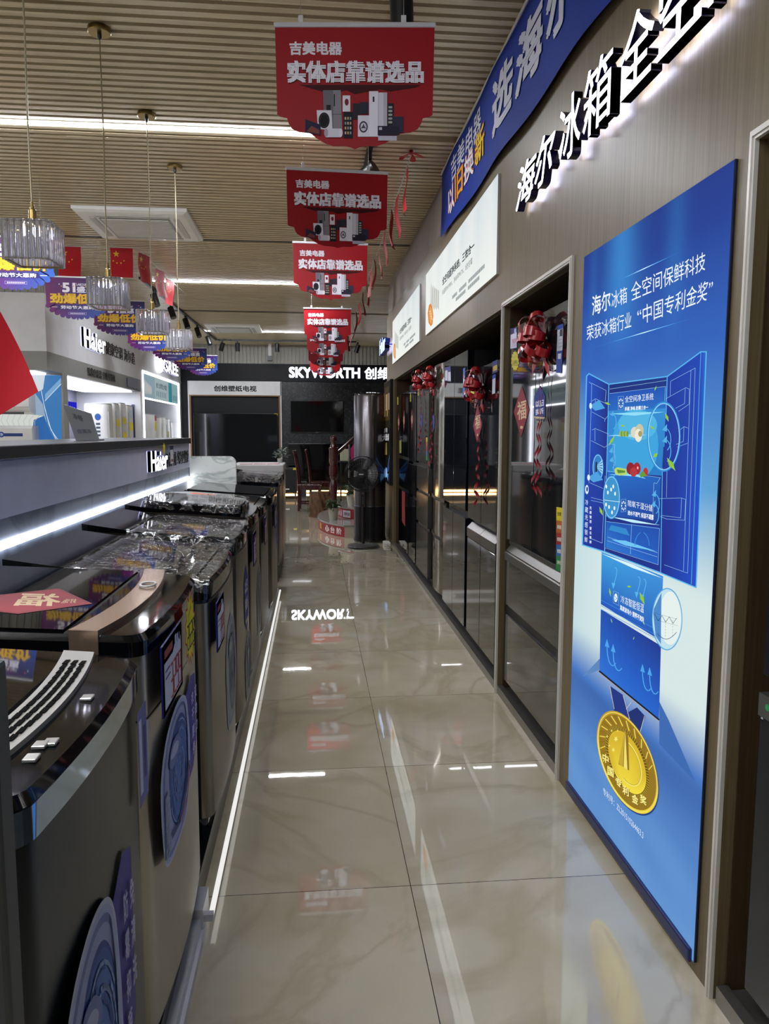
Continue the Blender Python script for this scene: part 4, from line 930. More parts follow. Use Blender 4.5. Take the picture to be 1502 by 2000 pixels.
# gift bows ----------------------------------------------------------
RED = mat('bow_red_satin', '#a3121e', .28, .05, .5, .1)
RIB = mat('ribbon_dark_red', '#8a1424', .35, .0)
def bow(pos, r, lab, tails, grp='red gift bows on the refrigerators', seed=1):
    t = thing('gift_bow', lab, 'bow', pos, 0, grp); rnd = random.Random(seed)
    lp = MB(); n_l = 16
    for k in range(n_l):
        ang = 2 * PI * k / n_l * 2.37; el = .25 + .55 * (k % 4) / 3
        d = Vector((-el, math.cos(ang) * (1 - el * .35), math.sin(ang) * (1 - el * .35))).normalized()
        s = d.cross(Vector((-1, .1, .2))).normalized(); nn = d.cross(s).normalized(); wd_ = r * .30; L = r * (1.0 - .2 * (k % 3) / 2)
        def fn(u, v):
            a = PI * u; p = d * (L * math.sin(a)) + nn * (r * .26 * math.sin(2 * a)) + s * ((v - .5) * wd_ * (.45 + .55 * math.sin(a)))
            p.x = min(p.x - .012, -.004); return p
        lp.grid(fn, 12, 2)
    lp.build('ribbon_loops', RED, t, True)
    for k in (-1, 1):
        m = MB(); m.grid(lambda u, v: (-.012 - .02 * math.sin(2.5 * u), k * r * (.15 + .75 * u) + (v - .5) * .012, -r * (.3 + .75 * u) + (v - .5) * r * .34), 8, 2); m.build('ribbon_end', RED, t, True)
    for (dy, ln, kk) in tails:
        m = MB(); turns = ln * 9
        def fn(u, v):
            g = max(0, u - .35) / .65; a = 2 * PI * turns * u; rr = .004 + .020 * g
            return (-.018 - rr * .6 * (1 + math.cos(a)), dy * (1 - .6 * math.sin(PI * u)) + rr * math.sin(a), -r * .35 - ln * u + (v - .5) * .02)
        m.grid(fn, int(40 + ln * 160), 1); m.build('ribbon_tail', RIB, t, True)
    return t
P = lambda px, py: onx(px, py, DX)
p = P(1068, 665); bow((DX, p.y, p.z), .135, 'red ribbon bow with two curled tails on the smoked glass refrigerator by the light box', ((.035, .62, 1), (-.035, .62, 1)), seed=3)
p = P(944, 755); bow((DX, p.y, p.z), .13, 'red ribbon bow on the black refrigerator nearest in the long niche', ((.03, .66, 1), (-.03, .62, 1)), seed=5)
p = P(850, 740); bow((DX, p.y, p.z), .12, 'red ribbon bow on the shiny bronze refrigerator', ((.03, .7, 1), (-.03, .6, 1)), seed=7)
p = P(827, 745); bow((DX, p.y, p.z), .12, 'red ribbon bow on the grey steel refrigerator with stacked sections', ((.03, .6, 1), (-.03, .55, 1)), seed=9)
# ================================================================== SIGNS ON THE RIGHT WALL
# blue cloth banner under the ceiling
BX = RX - .03
t = thing('cloth_banner', 'blue cloth banner with big pale characters hung along the top of the right wall', 'banner', (BX, 3.6, 2.8)); o = (BX, 3.6, 2.8)
def bfn(u, v, lift=0.):
    y_ = lerp(5.60, 1.2, u); zb_ = lerp(2.845, 2.765, min(1, u * 1.35)) + .012 * math.sin(u * 22) * (1 - v)
    return (BX + .006 * math.sin(u * 25 + 2 * v) + .008 * (1 - v) * math.sin(u * 9) - lift, y_, lerp(zb_, 3.30, v))
m = MB().grid(bfn, 90, 8); m.build('cloth', mat('cloth_royal_blue', '#153490', .7, spec=.2), t, True, off=o)
def bprint(y_, z_):
    u = (5.60 - y_) / 4.4; zb_ = lerp(2.845, 2.765, min(1, u * 1.35)); return (bfn(u, (z_ - zb_) / (3.30 - zb_))[0] - .0035, y_, z_)
A = Art(bprint, (-1, 0, 0), .0001)
A.quad_text('吉美电器', (5.17, 3.245), (4.30, 3.25), (4.30, 3.09), (5.17, 3.09), '#d6d9e4', .01)
for k, (chx, cc) in enumerate(zip('以旧换新', ('#e9ecef', '#f0a92c', '#e9ecef', '#f1d21c'))):
    ya = 5.32 - k * .29 * 1.0
    A.text(chx, ya + .012, 2.915 + .01 * k, ya - .26, 3.085 + .012 * k, '#c05a18', .035); A.text(chx, ya, 2.915 + .01 * k, ya - .25, 3.08 + .012 * k, cc, .015)
for k, chx in enumerate('选海尔冰箱'):
    ya = 3.98 - k * .445
    A.text(chx, ya, 2.925, ya - .40, 3.205, '#c9cddb', .03)
A.build('printed_characters', printmat('print_cloth', .6), t, off=o)
MB().cyl((BX, 5.6, 3.297), (BX, 1.2, 3.297), .008).build('rod', ALU, t, off=o)
# lit characters
t = thing('lit_sign', 'big white lit characters standing off the walnut wall above the blue light box', 'sign', (RX, 2.5, 2.4)); o = (RX, 2.5, 2.4)
xs_ = RX - .055; SFD = mat('sign_side_indigo', '#120e3a', .25); SBW = emat('wall_halo_glow', '#dfe0ff', SIGN * 4)
for chx, y0_, y1_, z0_, z1_, bo, shr in (('海', 3.40, 3.13, 2.40, 2.575, .012, .10), ('尔', 3.12, 2.89, 2.40, 2.585, .012, .10), ('冰', 2.82, 2.60, 2.39, 2.605, .006, 0), ('箱', 2.575, 2.33, 2.39, 2.605, .004, 0), ('全', 2.27, 2.045, 2.39, 2.60, .006, 0), ('空', 2.02, 1.79, 2.39, 2.60, .006, 0), ('间', 1.76, 1.54, 2.39, 2.60, .006, 0), ('保', 1.50, 1.27, 2.39, 2.6, .02, 0), ('鲜', 1.23, 1.0, 2.39, 2.6, .02, 0)):
    mm = letters(chx, lambda a, b: (xs_, lerp(y0_, y1_, a) - shr * (b - .5) * .6, lerp(z0_, z1_, b)), (-1, 0, 0), .033, bo)
    mm.build('character', [SG, SFD, SBW], t, off=o)
m = MB()
for k in range(9): m.cyl((xs_ + .033, 3.25 - k * .27, 2.5), (RX, 3.25 - k * .27, 2.5), .006, n=8)
m.build('standoff_pins', ALU, t, off=o)
# two white light boxes above the long niche
def white_box(y0, y1, lab, z0=2.237, z1=2.745):
    t = thing('light_box', lab, 'light box', (RX, (y0 + y1) / 2, z0), 0, 'white light boxes'); o = t.location.copy()
    MB().box(RX - .014, RX, y1, y0, z0, z1).build('housing', ALU, t, off=o)
    xx = RX - .0145
    A = Art(lambda u, v: (xx, lerp(y0, y1, u), lerp(z0, z1, v)), (-1, 0, 0), .0001)
    A.grid(0, 0, 1, 1, 16, 8, lambda u, v: cl('#f0f3ee', '#cdd8de', max(0, .5 * math.sin(u * 17) ** 4 * v + .55 * u * v)))
    A.build('backlit_print', printmat('print_box_white', .4, BOX, sample=True), t, off=o)
    A = Art(lambda u, v: (xx - .0004, lerp(y0, y1, u), lerp(z0, z1, v)), (-1, 0, 0), .0001)
    for k, (u0, hh) in enumerate(((.10, .62), (.145, .58), (.185, .54), (.225, .5))):
        A.poly([(u0, .40 - .03 * k), (u0 + .045, .30 - .03 * k), (u0 + .05, .30 + hh * .55 - .03 * k), (u0 + .012, .30 + hh * .75 - .04 * k)], '#d9dad4'); A.poly([(u0 + .03, .34 - .03 * k), (u0 + .045, .30 - .03 * k), (u0 + .05, .30 + hh * .55 - .03 * k), (u0 + .04, .30 + hh * .6 - .03 * k)], '#b9bab4')
    A.poly([(.05, .33), (.075, .44), (.11, .44), (.15, .34), (.17, .2), (.155, .08), (.12, .07), (.07, .16)], '#e08a34'); A.poly([(.08, .3), (.105, .4), (.13, .34), (.15, .2), (.13, .1), (.1, .15)], '#ecb06c')
    for k in range(4): A.path([(.08 + .018 * k, .34 - .05 * k), (.12 + .012 * k, .3 - .05 * k)], .008, '#f3d9b8')
    A.text('全空间超净系统，三效合一', .335, .50, .78, .62, '#1f2a34', .025)
    A.text('杀菌率99.999%，净味率99.7%，0防控霉', .335, .36, .76, .44, '#59636b', .0)
    for (u0, u1, v0) in ((.5, .58, .17), (.6, .7, .17), (.72, .9, .17), (.56, .7, .09), (.72, .86, .09)):
        n = int((u1 - u0) / .012)
        for k in range(n): A.rect(u0 + k * .012, v0, u0 + k * .012 + .009, v0 + .045, '#8a9296')
    A.build('printed_picture', printmat('print_box_art', .4, BOX * .95), t, off=o)
white_box(6.42, 3.93, 'larger looking white light box with an orange fish slice, nearer one above the long niche')
white_box(9.12, 6.80, 'second white light box with an orange fish slice, farther one above the long niche')
# far lit sign on the end of the fascia
mm = letters('Haier', lambda a, b: (RX - .10, lerp(9.95, 9.15, a), lerp(2.42, 2.62, b)), (-1, 0, 0), .06, .04)
for q in (9.3, 9.55, 9.8): mm.cyl((RX - .05, q, 2.5), (RX, q, 2.5), .008, n=8, mi=1)
solo('lit_sign', mm, [emat('sign_glow_blue', '#bcd2ff', 2.0), mat('sign_side_blue', '#1c3aa0', .3), SBG], 'small blue white lit lettering at the far end of the walnut fascia', 'sign', (RX, 9.55, 2.42))
# narrow dark poster at the far end
t = thing('light_box', 'narrow dark light box with a blue flare at the far end of the right wall', 'light box', (RX, 9.5, .9)); o = (RX, 9.5, .9)
MB().box(RX - .04, RX - .002, 9.12, 9.93, .75, 2.06).build('housing', BK, t, off=o)
A = Art(lambda u, v: (RX - .0405, lerp(9.92, 9.13, u), lerp(.76, 2.05, v)), (-1, 0, 0), .0001)
A.rect(0, 0, 1, 1, '#171310'); A.rect(0, .55, 1, 1, '#2b2318'); A.poly([(.1, .62), (.9, .62), (.8, .95), (.2, .95)], '#4a3b1e')
for k in range(6): A.rect(.1 + k * .14, .66 + .03 * (k % 3), .18 + k * .14, .88, ('#c8b86a', '#9a3c2c', '#d5d2c4')[k % 3])
A.text('智慧大屏', .15, .42, .85, .49, '#e8e8ec', .03); A.text('家电', .4, .5, .6, .55, '#dcdce0', .02)
for q in (-1, 1):
    for k in range(3): A.poly([(.5, .09), (.5 + q * (.5 - .1 * k), .3 - .1 * k), (.5 + q * (.42 - .1 * k), .24 - .11 * k)], ('#4a86d8', '#2f5fb0', '#6aa6ee')[k])
A.ell(.5, .1, .1, .05, '#a9d0ff'); A.poly([(.44, .28), (.56, .28), (.53, .4), (.47, .4)], '#b9a44a')
A.build('backlit_print', printmat('print_box_dark', .2, .7, sample=True), t, off=o)
# ------------------------------------------------------------------ big blue light box
PX_ = RX - .008
t = thing('light_box', 'tall blue light box with a drawn refrigerator and a gold medal', 'light box', (RX, 2.18, .03)); o = (RX, 2.18, .03)
MB().rbox(PX_, RX, 1.692, 2.650, .035, 2.032, .002).build('housing', mat('frame_navy_edge', '#0d1630', .4), t, off=o)
MB().rbox(PX_ - .012, PX_, 1.70, 2.645, .03, .068, .005).build('lower_hem', mat('hem_navy', '#15245c', .35), t, off=o)
xx = PX_ - .0006
def bgc(u, v):
    z = .03 + v * 2.0
    ray_ = math.exp(-((u - .34 - .10 * (1 - v)) / .13) ** 2) * .9 + .35 * math.exp(-((u - .72) / .06) ** 2) + .25 * math.exp(-((u - .1) / .04) ** 2)
    up = cl('#1c3f97', '#3d94dc', ray_ * .85)
    if v > .9: up = cl(up, '#1a3280', (v - .9) * 5 * (1 - .7 * ray_))
    mid = cl('#3f7fc4', '#2f70c8', abs(u - .5) * 1.2)
    wht = cl('#d5e6e4', '#a6cfe0', max(0, .35 - u) * 1.2)
    s = 1.02 if u < .2 else lerp(1.02, 1.1, u)
    if z > 1.62: c_ = cl('#2d62bb', up, (z - 1.62) / .3)
    elif z > 1.25: c_ = cl(cl('#7fb9d8', '#5a9fd4', u), '#2d62bb', (z - 1.25) / .37)
    elif z > .98: c_ = cl(wht, cl('#7fb9d8', '#5a9fd4', u), (z - .98) / .27)
    elif z > .68: c_ = wht
    elif z > .50: c_ = cl('#2f6cc0', wht, ((z - .50) / .18) ** 1.3)
    else:
        st_ = .5 + .22 * math.sin(u * 9 + z * 30) * math.sin(u * 5 - z * 12)
        c_ = cl('#2f66b8', '#6d9fd6', .25 + .5 * st_ * (1 - z) + .25 * (1 - z / .5)); c_ = cl('#1d4596', c_, .35 + .65 * min(1, (abs(z - .47) * 4 + .2)))
    return c_
A = Art(lambda u, v: (xx, lerp(2.648, 1.694, u), lerp(.037, 2.03, v)), (-1, 0, 0))
A.grid(0, 0, 1, 1, 40, 90, bgc); A.build('backlit_print', printmat('print_box_blue', .3, BOX, sample=True), t, off=o)
A = Art(pxX(xx - .0004), (-1, 0, 0), .000012)
B = lambda x, y: (1100 + .2351 * x, 680 + .235 * y)      # detail views of the photograph
Cc = lambda x, y: (1100 + .325 * x, 1050 + .325 * y)
Aa = lambda x, y: (1100 + .2676 * x, 320 + .2676 * y)
def pl(f, pts): return [f(*p) for p in pts]
LBL = '#58b4ee'; WL = '#9fd2f4'
# flares and headline
for (x0, y0, x1, y1) in ((300, 900, 880, 630), (190, 1350, 1000, 1110)):
    for k, (e, cc) in enumerate(((1, '#2f74cc'), (.6, '#6cbcf0'), (.25, '#d8f4ff'))):
        mx_, my_ = (x0 + x1) / 2, (y0 + y1) / 2; w2 = 3.2 - k * .6
        a0 = (mx_ + (x0 - mx_) * e, my_ + (y0 - my_) * e); a1 = (mx_ + (x1 - mx_) * e, my_ + (y1 - my_) * e)
        A.poly(pl(Aa, [a0, (mx_, my_ - w2 * 1.6), a1, (mx_, my_ + w2 * 1.6)]), cc)
A.quad_text('海尔', Aa(210, 968), Aa(345, 915), Aa(345, 1060), Aa(212, 1112), '#eef6ff', .01)
A.quad_text('冰箱', Aa(352, 935), Aa(466, 893), Aa(466, 1012), Aa(354, 1060), '#eef6ff', .0)
A.quad_text('全空间保鲜科技', Aa(495, 872), Aa(1040, 635), Aa(1036, 775), Aa(497, 1005), '#eef6ff', .0)
A.quad_text('荣获冰箱行业', Aa(172, 1183), Aa(498, 1075), Aa(498, 1195), Aa(172, 1293), '#eef6ff', -.003)
A.quad_text('“中国专利金奖”', Aa(540, 1050), Aa(1098, 832), Aa(1080, 985), Aa(545, 1185), '#eef6ff', -.003)
# drawn refrigerator
A.poly(pl(B, [(195, 232), (215, 212), (380, 300), (345, 1690), (160, 1635)]), ['#1c4ab8', '#1d50c0', '#152a80', '#15298a', '#16309c'])
A.poly(pl(B, [(380, 300), (865, 235), (810, 1862), (345, 1690)]), ['#122a7a', '#133084', '#14308f', '#122a80'])
A.poly(pl(B, [(865, 235), (1145, 30), (1190, 30), (1105, 1990), (810, 1865)]), ['#1638a0', '#1a45b4', '#2a6ad0', '#1a4cc4', '#14268a'])
A.poly(pl(B, [(388, 375), (858, 318), (842, 820), (370, 820)]), ['#1a50b4', '#1a50b4', '#2f8fd4', '#2f8fd4'])
A.poly(pl(B, [(376, 520), (850, 500), (820, 1060), (365, 1030)]), ['#2b86d0', '#2f8ed4', '#2378c4', '#2a84cc'])
A.ell(*B(600, 800), 45, 70, '#3aa2dc'); A.ell(*B(620, 640), 38, 30, '#4fb4e2'); A.poly(pl(B, [(372, 1030), (810, 1075), (800, 1440), (355, 1390)]), ['#1f6cc4', '#1c5ebc', '#163f9c', '#1b58b4'])
A.poly(pl(B, [(360, 1440), (800, 1490), (790, 1800), (355, 1655)]), ['#1a58b8', '#184cac', '#1e5cc0', '#2a78d0'])
for pth, wd_ in (([(195, 232), (215, 212), (380, 300), (865, 235), (1145, 30), (1190, 30), (1105, 1990), (810, 1868), (345, 1692), (160, 1635), (195, 232)], 2.3), ([(380, 300), (345, 1690)], 1.6), ([(865, 235), (855, 560)], 1.6), ([(825, 1000), (810, 1862)], 1.4), ([(1145, 30), (1065, 1960)], 1.0)):
    A.path(pl(B, pth), wd_, LBL)
for pth in ([(388, 340), (858, 268)], [(388, 378), (850, 318), (845, 440)], [(235, 290), (357, 352), (350, 440)], [(890, 395), (893, 275), (1098, 165), (1035, 1870), (840, 1800)], [(1062, 185), (1000, 1850)], [(215, 280), (238, 300), (215, 1120)],
            [(240, 440), (270, 420), (375, 470)], [(240, 530), (350, 590), (375, 560), (350, 590), (345, 610)], [(268, 425), (268, 520)], [(240, 680), (268, 668), (380, 715)], [(232, 768), (345, 825), (378, 800)], [(265, 672), (265, 770)], [(225, 1120), (330, 1165)], [(232, 1265), (345, 1290)], [(232, 1240), (345, 1270)], [(225, 1580), (325, 1620)], [(350, 1060), (325, 1620)],
            [(855, 420), (1020, 328), (1050, 340), (1048, 465), (960, 525)], [(1015, 335), (1010, 460), (935, 500)], [(960, 690), (1005, 652), (1042, 665)], [(1005, 655), (1000, 775), (940, 800)], [(950, 822), (1035, 790)], [(800, 1250), (985, 1245), (1020, 1258), (1010, 1430), (860, 1420), (810, 1400)], [(985, 1248), (978, 1410), (815, 1390)],
            [(355, 1395), (800, 1470)], [(360, 1440), (803, 1500), (790, 1800), (350, 1660)], [(570, 1465), (560, 1710)], [(370, 1570), (785, 1700)], [(368, 1600), (783, 1735)], [(375, 730), (690, 720)], [(378, 795), (430, 800), (420, 1020)], [(372, 1022), (810, 1075), (780, 1125), (755, 1120)], [(755, 1120), (745, 1420)], [(865, 1000), (860, 1240)]):
    A.path(pl(B, pth), .55, WL)
for y0, y1 in ((545, 530), (725, 720), (1050, 1085)): A.poly(pl(B, [(378, y0), (600, y0 - 12), (850 if y0 < 600 else 690, y1), (600, y0 + 16)]), '#8fdcf6')
A.poly(pl(B, [(390, 1400), (580, 1425), (795, 1470), (580, 1450)]), '#bfeeff'); A.poly(pl(B, [(400, 1590), (520, 1600), (780, 1690), (520, 1640)]), '#6fc4f2')
A.poly(pl(B, [(400, 1470), (525, 1500), (555, 1560), (380, 1510)]), '#2f88cc')
# texts inside the drawing
A.quad_text('全空间净卫系统', B(515, 400), B(752, 370), B(752, 430), B(515, 452), '#f0f8ff', .0)
A.quad_text('杀菌 净味 防霉三合一', B(513, 488), B(710, 474), B(708, 508), B(513, 521), '#f0f8ff', .025)
A.quad_text('阻氧干湿分储', B(540, 1262), B(745, 1302), B(742, 1360), B(540, 1312), '#f0f8ff', .0)
A.quad_text('透水不透气 保湿不凝露', B(538, 1348), B(755, 1385), B(752, 1430), B(538, 1385), '#f0f8ff', .02)
for k, chx in enumerate('冷藏光感锁鲜'): A.quad_text(chx, B(185 - k, 1255 + k * 62), B(210 - k, 1262 + k * 62), B(208 - k, 1308 + k * 62), B(184 - k, 1300 + k * 62), '#eef6ff', .0)
for k, chx in enumerate('光感智控留住新鲜'): A.quad_text(chx, B(222, 1312 + k * 38 + (18 if k > 3 else 0)), B(238, 1316 + k * 38 + (18 if k > 3 else 0)), B(237, 1342 + k * 38 + (18 if k > 3 else 0)), B(221, 1338 + k * 38 + (18 if k > 3 else 0)), '#eef6ff', .02)
for (x, y, w2, h2) in ((482, 458, 22, 55), (505, 1310, 20, 52)):
    A.path(pl(B, [(x - w2, y - h2), (x + w2, y - h2 - 4), (x + w2, y + h2 - 4), (x - w2, y + h2), (x - w2, y - h2)]), .4, WL)
    for k in range(8): q = PI / 4 * k; A.poly([B(x + 18 * math.cos(q) * (.5), y + 36 * math.sin(q) * .5), B(x + 20 * math.cos(q + .25), y + 40 * math.sin(q + .25)), B(x + 20 * math.cos(q - .25), y + 40 * math.sin(q - .25))], '#eef8ff')
A.ell(*B(200, 1175), 3.4, 9, '#e4f2ff', 16); A.ell(*B(202, 1172), 1.8, 5, '#1c3a94', 12)
# bubbles
def bub(f, x, y, rx, ry, kk, fill, n=36):
    c = f(x, y); sx_, sy_ = f(x + rx, y)[0] - c[0], f(x, y + ry)[1] - c[1]
    if fill: A.ell(c[0], c[1], sx_, sy_, fill, n)
    for s_, wd_, cc in ((1.0, 2.6, '#2f86d0'), (.97, 1.5, '#5cbcf0'), (.95, .7, '#bfeaff')): A.ring(c[0], c[1], sx_ * s_, sy_ * s_, wd_ * kk, cc, n)
bub(B, 840, 735, 135, 288, 1., None); bub(B, 292, 992, 42, 108, .7, '#2f7cc8'); bub(B, 405, 1240, 68, 178, .8, '#3a92cc')
for q in (-.6, -.3, 0, .3, .6): A.poly([B(275, 985), B(330, 985 + 90 * q - 6), B(330, 985 + 90 * q + 8)], '#a8e0f6')
A.poly(pl(B, [(272, 950), (285, 940), (285, 1030), (270, 1030)]), '#20242c'); A.path(pl(B, [(345, 1262), (475, 1278)]), .9, '#dff6ff')
for (x, y) in ((375, 1200), (435, 1210), (402, 1175), (420, 1150), (362, 1150), (385, 1320), (430, 1330), (360, 1300), (410, 1365)): A.ell(*B(x, y), 1.7, 4, '#e6f6fb', 10)
for (x, y) in ((232, 480), (215, 1075)): A.poly(pl(B, [(x - 8, y), (x + 70, y - 50), (x + 120, y + 20), (x + 40, y + 40)]), '#4a9fe0'); A.ell(*B(x, y), 2.6, 6, '#dff4ff', 12)
# arrows of moving air
def curl(f, x, y, s_, cc='#55aee6', wd_=1.6):
    A.path([f(x + s_ * 50 * math.sin(q), y + s_ * 95 * (1 - math.cos(q)) / 1.0) for q in [.2 + k * .28 for k in range(10)]], wd_, cc)
    A.poly([f(x - s_ * 22, y + s_ * 14), f(x + s_ * 18, y - s_ * 34), f(x + s_ * 16, y + s_ * 30)], cc)
for (x, y, s_) in ((850, 665, 1.), (850, 760, 1.), (400, 850, .8), (405, 925, .8), (760, 1210, .9), (755, 1295, .9), (410, 545, .7)): curl(B, x, y, s_)
for q in (0, 1): A.path([B(600 + q * 120 + (1 - 2 * q) * 50 * (1 - math.cos(k * .3)), 1640 - 110 * math.sin(k * .26)) for k in range(6)], 1.2, '#3d92d8')
# food on the shelves
A.ell(*B(600, 700), 8, 11, '#d9d6c0', 16); A.ell(*B(640, 685), 8, 13, '#c8c2a4', 16); A.ell(*B(630, 725), 7, 13, '#ece8d6', 16); A.ell(*B(645, 712), 4, 6, '#a89a6a', 12)
for k in range(6): A.ell(*B(480 + k * 12, 712), 2.2, 6, ('#9ab85a', '#6f9a3c')[k % 2], 10)
A.poly(pl(B, [(430, 1005), (455, 990), (530, 1005), (535, 1050), (470, 1060), (435, 1040)]), '#b6d66a'); A.poly(pl(B, [(450, 1008), (520, 1018), (520, 1035), (460, 1040)]), '#5a8a34')
A.ell(*B(565, 1000), 8, 12, '#8f1826', 18); A.ell(*B(618, 1000), 7.4, 12, '#a51e2a', 18); A.ell(*B(590, 1030), 7, 9, '#b2343c', 16); A.ell(*B(690, 1030), 5, 9, '#b8302e', 14); A.ell(*B(625, 995), 1.6, 3, '#f0b8b8', 8)
A.poly(pl(B, [(640, 1050), (670, 1020), (700, 1060), (650, 1075)]), '#5f9a3a')
for (x, y) in ((560, 950), (620, 955)): A.path(pl(B, [(x - 8, y + 12), (x, y - 12)]), .5, '#2c5a24')
# freezer half
A.poly(pl(Cc, [(222, 795), (235, 715), (120, 835)]), '#5d86bc'); A.poly(pl(Cc, [(582, 985), (640, 1100), (800, 1470), (582, 1240)]), '#3a68b0')
A.poly(pl(Cc, [(235, 85), (605, 232), (592, 620), (230, 400)]), ['#3a9ede', '#3a8ed8', '#1d54b8', '#1a52bc']); A.poly(pl(Cc, [(230, 430), (592, 650), (580, 1090), (222, 800)]), ['#174aac', '#16348e', '#1f62cc', '#2a70d4'])
A.poly(pl(Cc, [(232, 95), (420, 160), (603, 245), (420, 182)]), '#d9f4ff')
for k in (0, 34, 56): A.path(pl(Cc, [(231, 375 + k), (594, 568 + k)]), .9, '#3c8ede')
A.path(pl(Cc, [(222, 803), (580, 1094)]), 3.2, '#0b0f1c'); A.path(pl(Cc, [(222, 812), (580, 1104)]), .6, '#c9a66a')
A.quad_text('冷冻智能恒温', Cc(350, 345), Cc(490, 400), Cc(488, 455), Cc(350, 390), '#f0f8ff', .0); A.quad_text('温度波动小 营养不流失', Cc(345, 402), Cc(492, 478), Cc(490, 512), Cc(345, 432), '#f0f8ff', .025)
A.path(pl(Cc, [(305, 320), (337, 332), (337, 408), (305, 392), (305, 320)]), .4, WL); A.ell(*Cc(320, 362), 3.4, 8.5, '#e4f4ff', 16); A.path(pl(Cc, [(312, 350), (328, 366), (314, 374)]), .8, '#2a5cb0')
for (x, y, dx) in ((305, 180, 0), (445, 235, 0), (480, 250, 20)):
    A.path([Cc(x + 22 * math.sin(k * .3) , y + 115 * (1 - k / 9.) ** 2 * (1 if k < 9 else 1)) for k in range(10)], 1.5, '#55b4ea'); A.poly(pl(Cc, [(x - 10, y + 90), (x + 12, y + 95), (x, y + 130)]), '#55b4ea')
for (x, y) in ((268, 660), (305, 690), (482, 810), (525, 830)):
    A.path([Cc(x + 34 * (1 - math.cos(k * .26)), y + 110 * math.sin(k * .26)) for k in range(9)], 1.9, '#4aa4ea'); A.poly(pl(Cc, [(x - 14, y - 8), (x, y - 52), (x + 14, y + 2)]), '#4aa4ea')
c0 = Cc(630, 490); A.ell(c0[0], c0[1], 29, 60, '#bfe0ea', 40); A.ell(c0[0] + 6, c0[1] - 2, 22, 52, '#e4f0ec', 36); A.poly(pl(Cc, [(545, 440), (596, 330), (592, 640), (560, 590)]), '#4a86c8')
for s_, wd_, cc in ((1.0, 1.8, '#4f9fd4'), (.97, 1.0, '#9fd8f0')): A.ring(c0[0], c0[1], 29 * s_, 60 * s_, wd_, cc, 40)
A.path([Cc(555 + k * 22, 470 + k * 4 + (26 if k % 2 else -10)) for k in range(7)], .8, '#1d2c58'); A.path(pl(Cc, [(552, 452), (690, 490)]), .35, '#1d2c58'); A.path(pl(Cc, [(556, 492), (694, 530)]), .35, '#1d2c58')
A.path([Cc(570 + k * 13, 562 + 48 * math.sin((k + 1) * .3)) for k in range(10)], 1.0, '#1c3a80')
for x in (577, 620, 664):
    for k in range(6): A.path(pl(Cc, [(x, 495 + k * 18), (x, 504 + k * 18)]), .4, '#26324e')
# leaves
def leaf(x, y, l, w2, q, cc='#86c22a'):
    d = (math.cos(q), math.sin(q)); n_ = (-d[1], d[0])
    A.poly([(x - d[0] * l, y - d[1] * l), (x + n_[0] * w2, y + n_[1] * w2), (x + d[0] * l, y + d[1] * l), (x - n_[0] * w2, y - n_[1] * w2)], cc); A.path([(x - d[0] * l, y - d[1] * l), (x + d[0] * l, y + d[1] * l)], .4, '#c2e070')
for (x, y, l, w2, q) in ((905, 965, 15, 5, 1.0), (375, 460, 6, 2.5, .4), (410, 770, 11, 3, 2.1), (322, 1355, 9, 3, 1.2), (748, 660, 5.5, 2.5, .7), (870, 575, 9, 3, 1.2), (775, 890, 6, 4, 2.4), (502, 645, 4, 2.5, .2), (775, 335, 5, 1.5, 1.9)): leaf(*B(x, y), l, w2, q)
for (x, y, l, w2, q) in ((480, 365, 13, 4, 1.2), (287, 328, 8, 2, 1.4), (402, 294, 4, 2.5, .1), (296, 500, 4.5, 1, 1.3), (430, 605, 3, 1, 1.9), (490, 515, 3.5, 1, 1.)): leaf(*Cc(x, y), l, w2, q)
# medal and its ribbon
A.poly(pl(Cc, [(285, 890), (365, 945), (410, 1090), (310, 1040)]), '#1c3384'); A.poly(pl(Cc, [(395, 1050), (450, 1020), (500, 1075), (460, 1175), (410, 1110)]), '#182c70')
for pth in ([(286, 892), (312, 1030)], [(366, 948), (405, 1090)], [(414, 990), (385, 1030)], [(495, 1072), (470, 1165)]): A.path(pl(Cc, pth), .9, '#d8d2b8')
m_ = Cc(393, 1350)
def E(s_, n=56): return [(m_[0] + .325 * 185 * s_ * math.cos(q), m_[1] + .325 * (156 * math.cos(q) + 268 * math.sin(q)) * s_) for q in [2 * PI * k / n for k in range(n)]]
def e1(q, s_): return (m_[0] + .325 * 185 * s_ * math.cos(q), m_[1] + .325 * (156 * math.cos(q) + 268 * math.sin(q)) * s_)
A.poly([(x + 1.5, y + 3.5) for x, y in E(1.0)], '#1c3c80')
A.poly(E(1.0), ['#ecd236'] * 28 + ['#c39c1e'] * 28); A.path(E(.965) + E(.965)[:1], 1.3, '#f4e678'); A.poly(E(.93), '#94741a')
for k in range(26):
    q = 2.2 + k * .145
    a_, b_ = e1(q, .90), e1(q + .12, .74); A.path([a_, b_], 2.0, '#e8d354' if k % 2 else '#8a6a14')
A.poly(E(.70), '#6e5010')
for k in range(72): A.path([e1(2 * PI * k / 72, .70), e1(2 * PI * k / 72, .63)], .8, '#d9c03a')
A.poly(E(.62), ['#f2dc40'] * 20 + ['#d6b42a'] * 36)
A.path([e1(q, .46) for q in [-1.75 + k * .2 for k in range(19)]], 2.6, '#f2e26a'); A.path([e1(q, .44) for q in [-1.75 + k * .2 for k in range(19)]], .6, '#86661a')
A.poly(pl(Cc, [(380, 1150), (400, 1200), (405, 1400), (340, 1360)]), '#8f6f1a'); A.poly(pl(Cc, [(380, 1150), (395, 1395), (372, 1380)]), '#f0e070'); A.poly(pl(Cc, [(378, 1160), (368, 1378), (340, 1355)]), '#c4a62e')
for (x, y, s_) in ((325, 1210, 6.5), (310, 1275, 5), (300, 1160, 3), (335, 1160, 2.6), (272, 1195, 3), (285, 1250, 3)): A.star(*Cc(x, y), s_, '#f4e678', .45, 5, asp=.7)
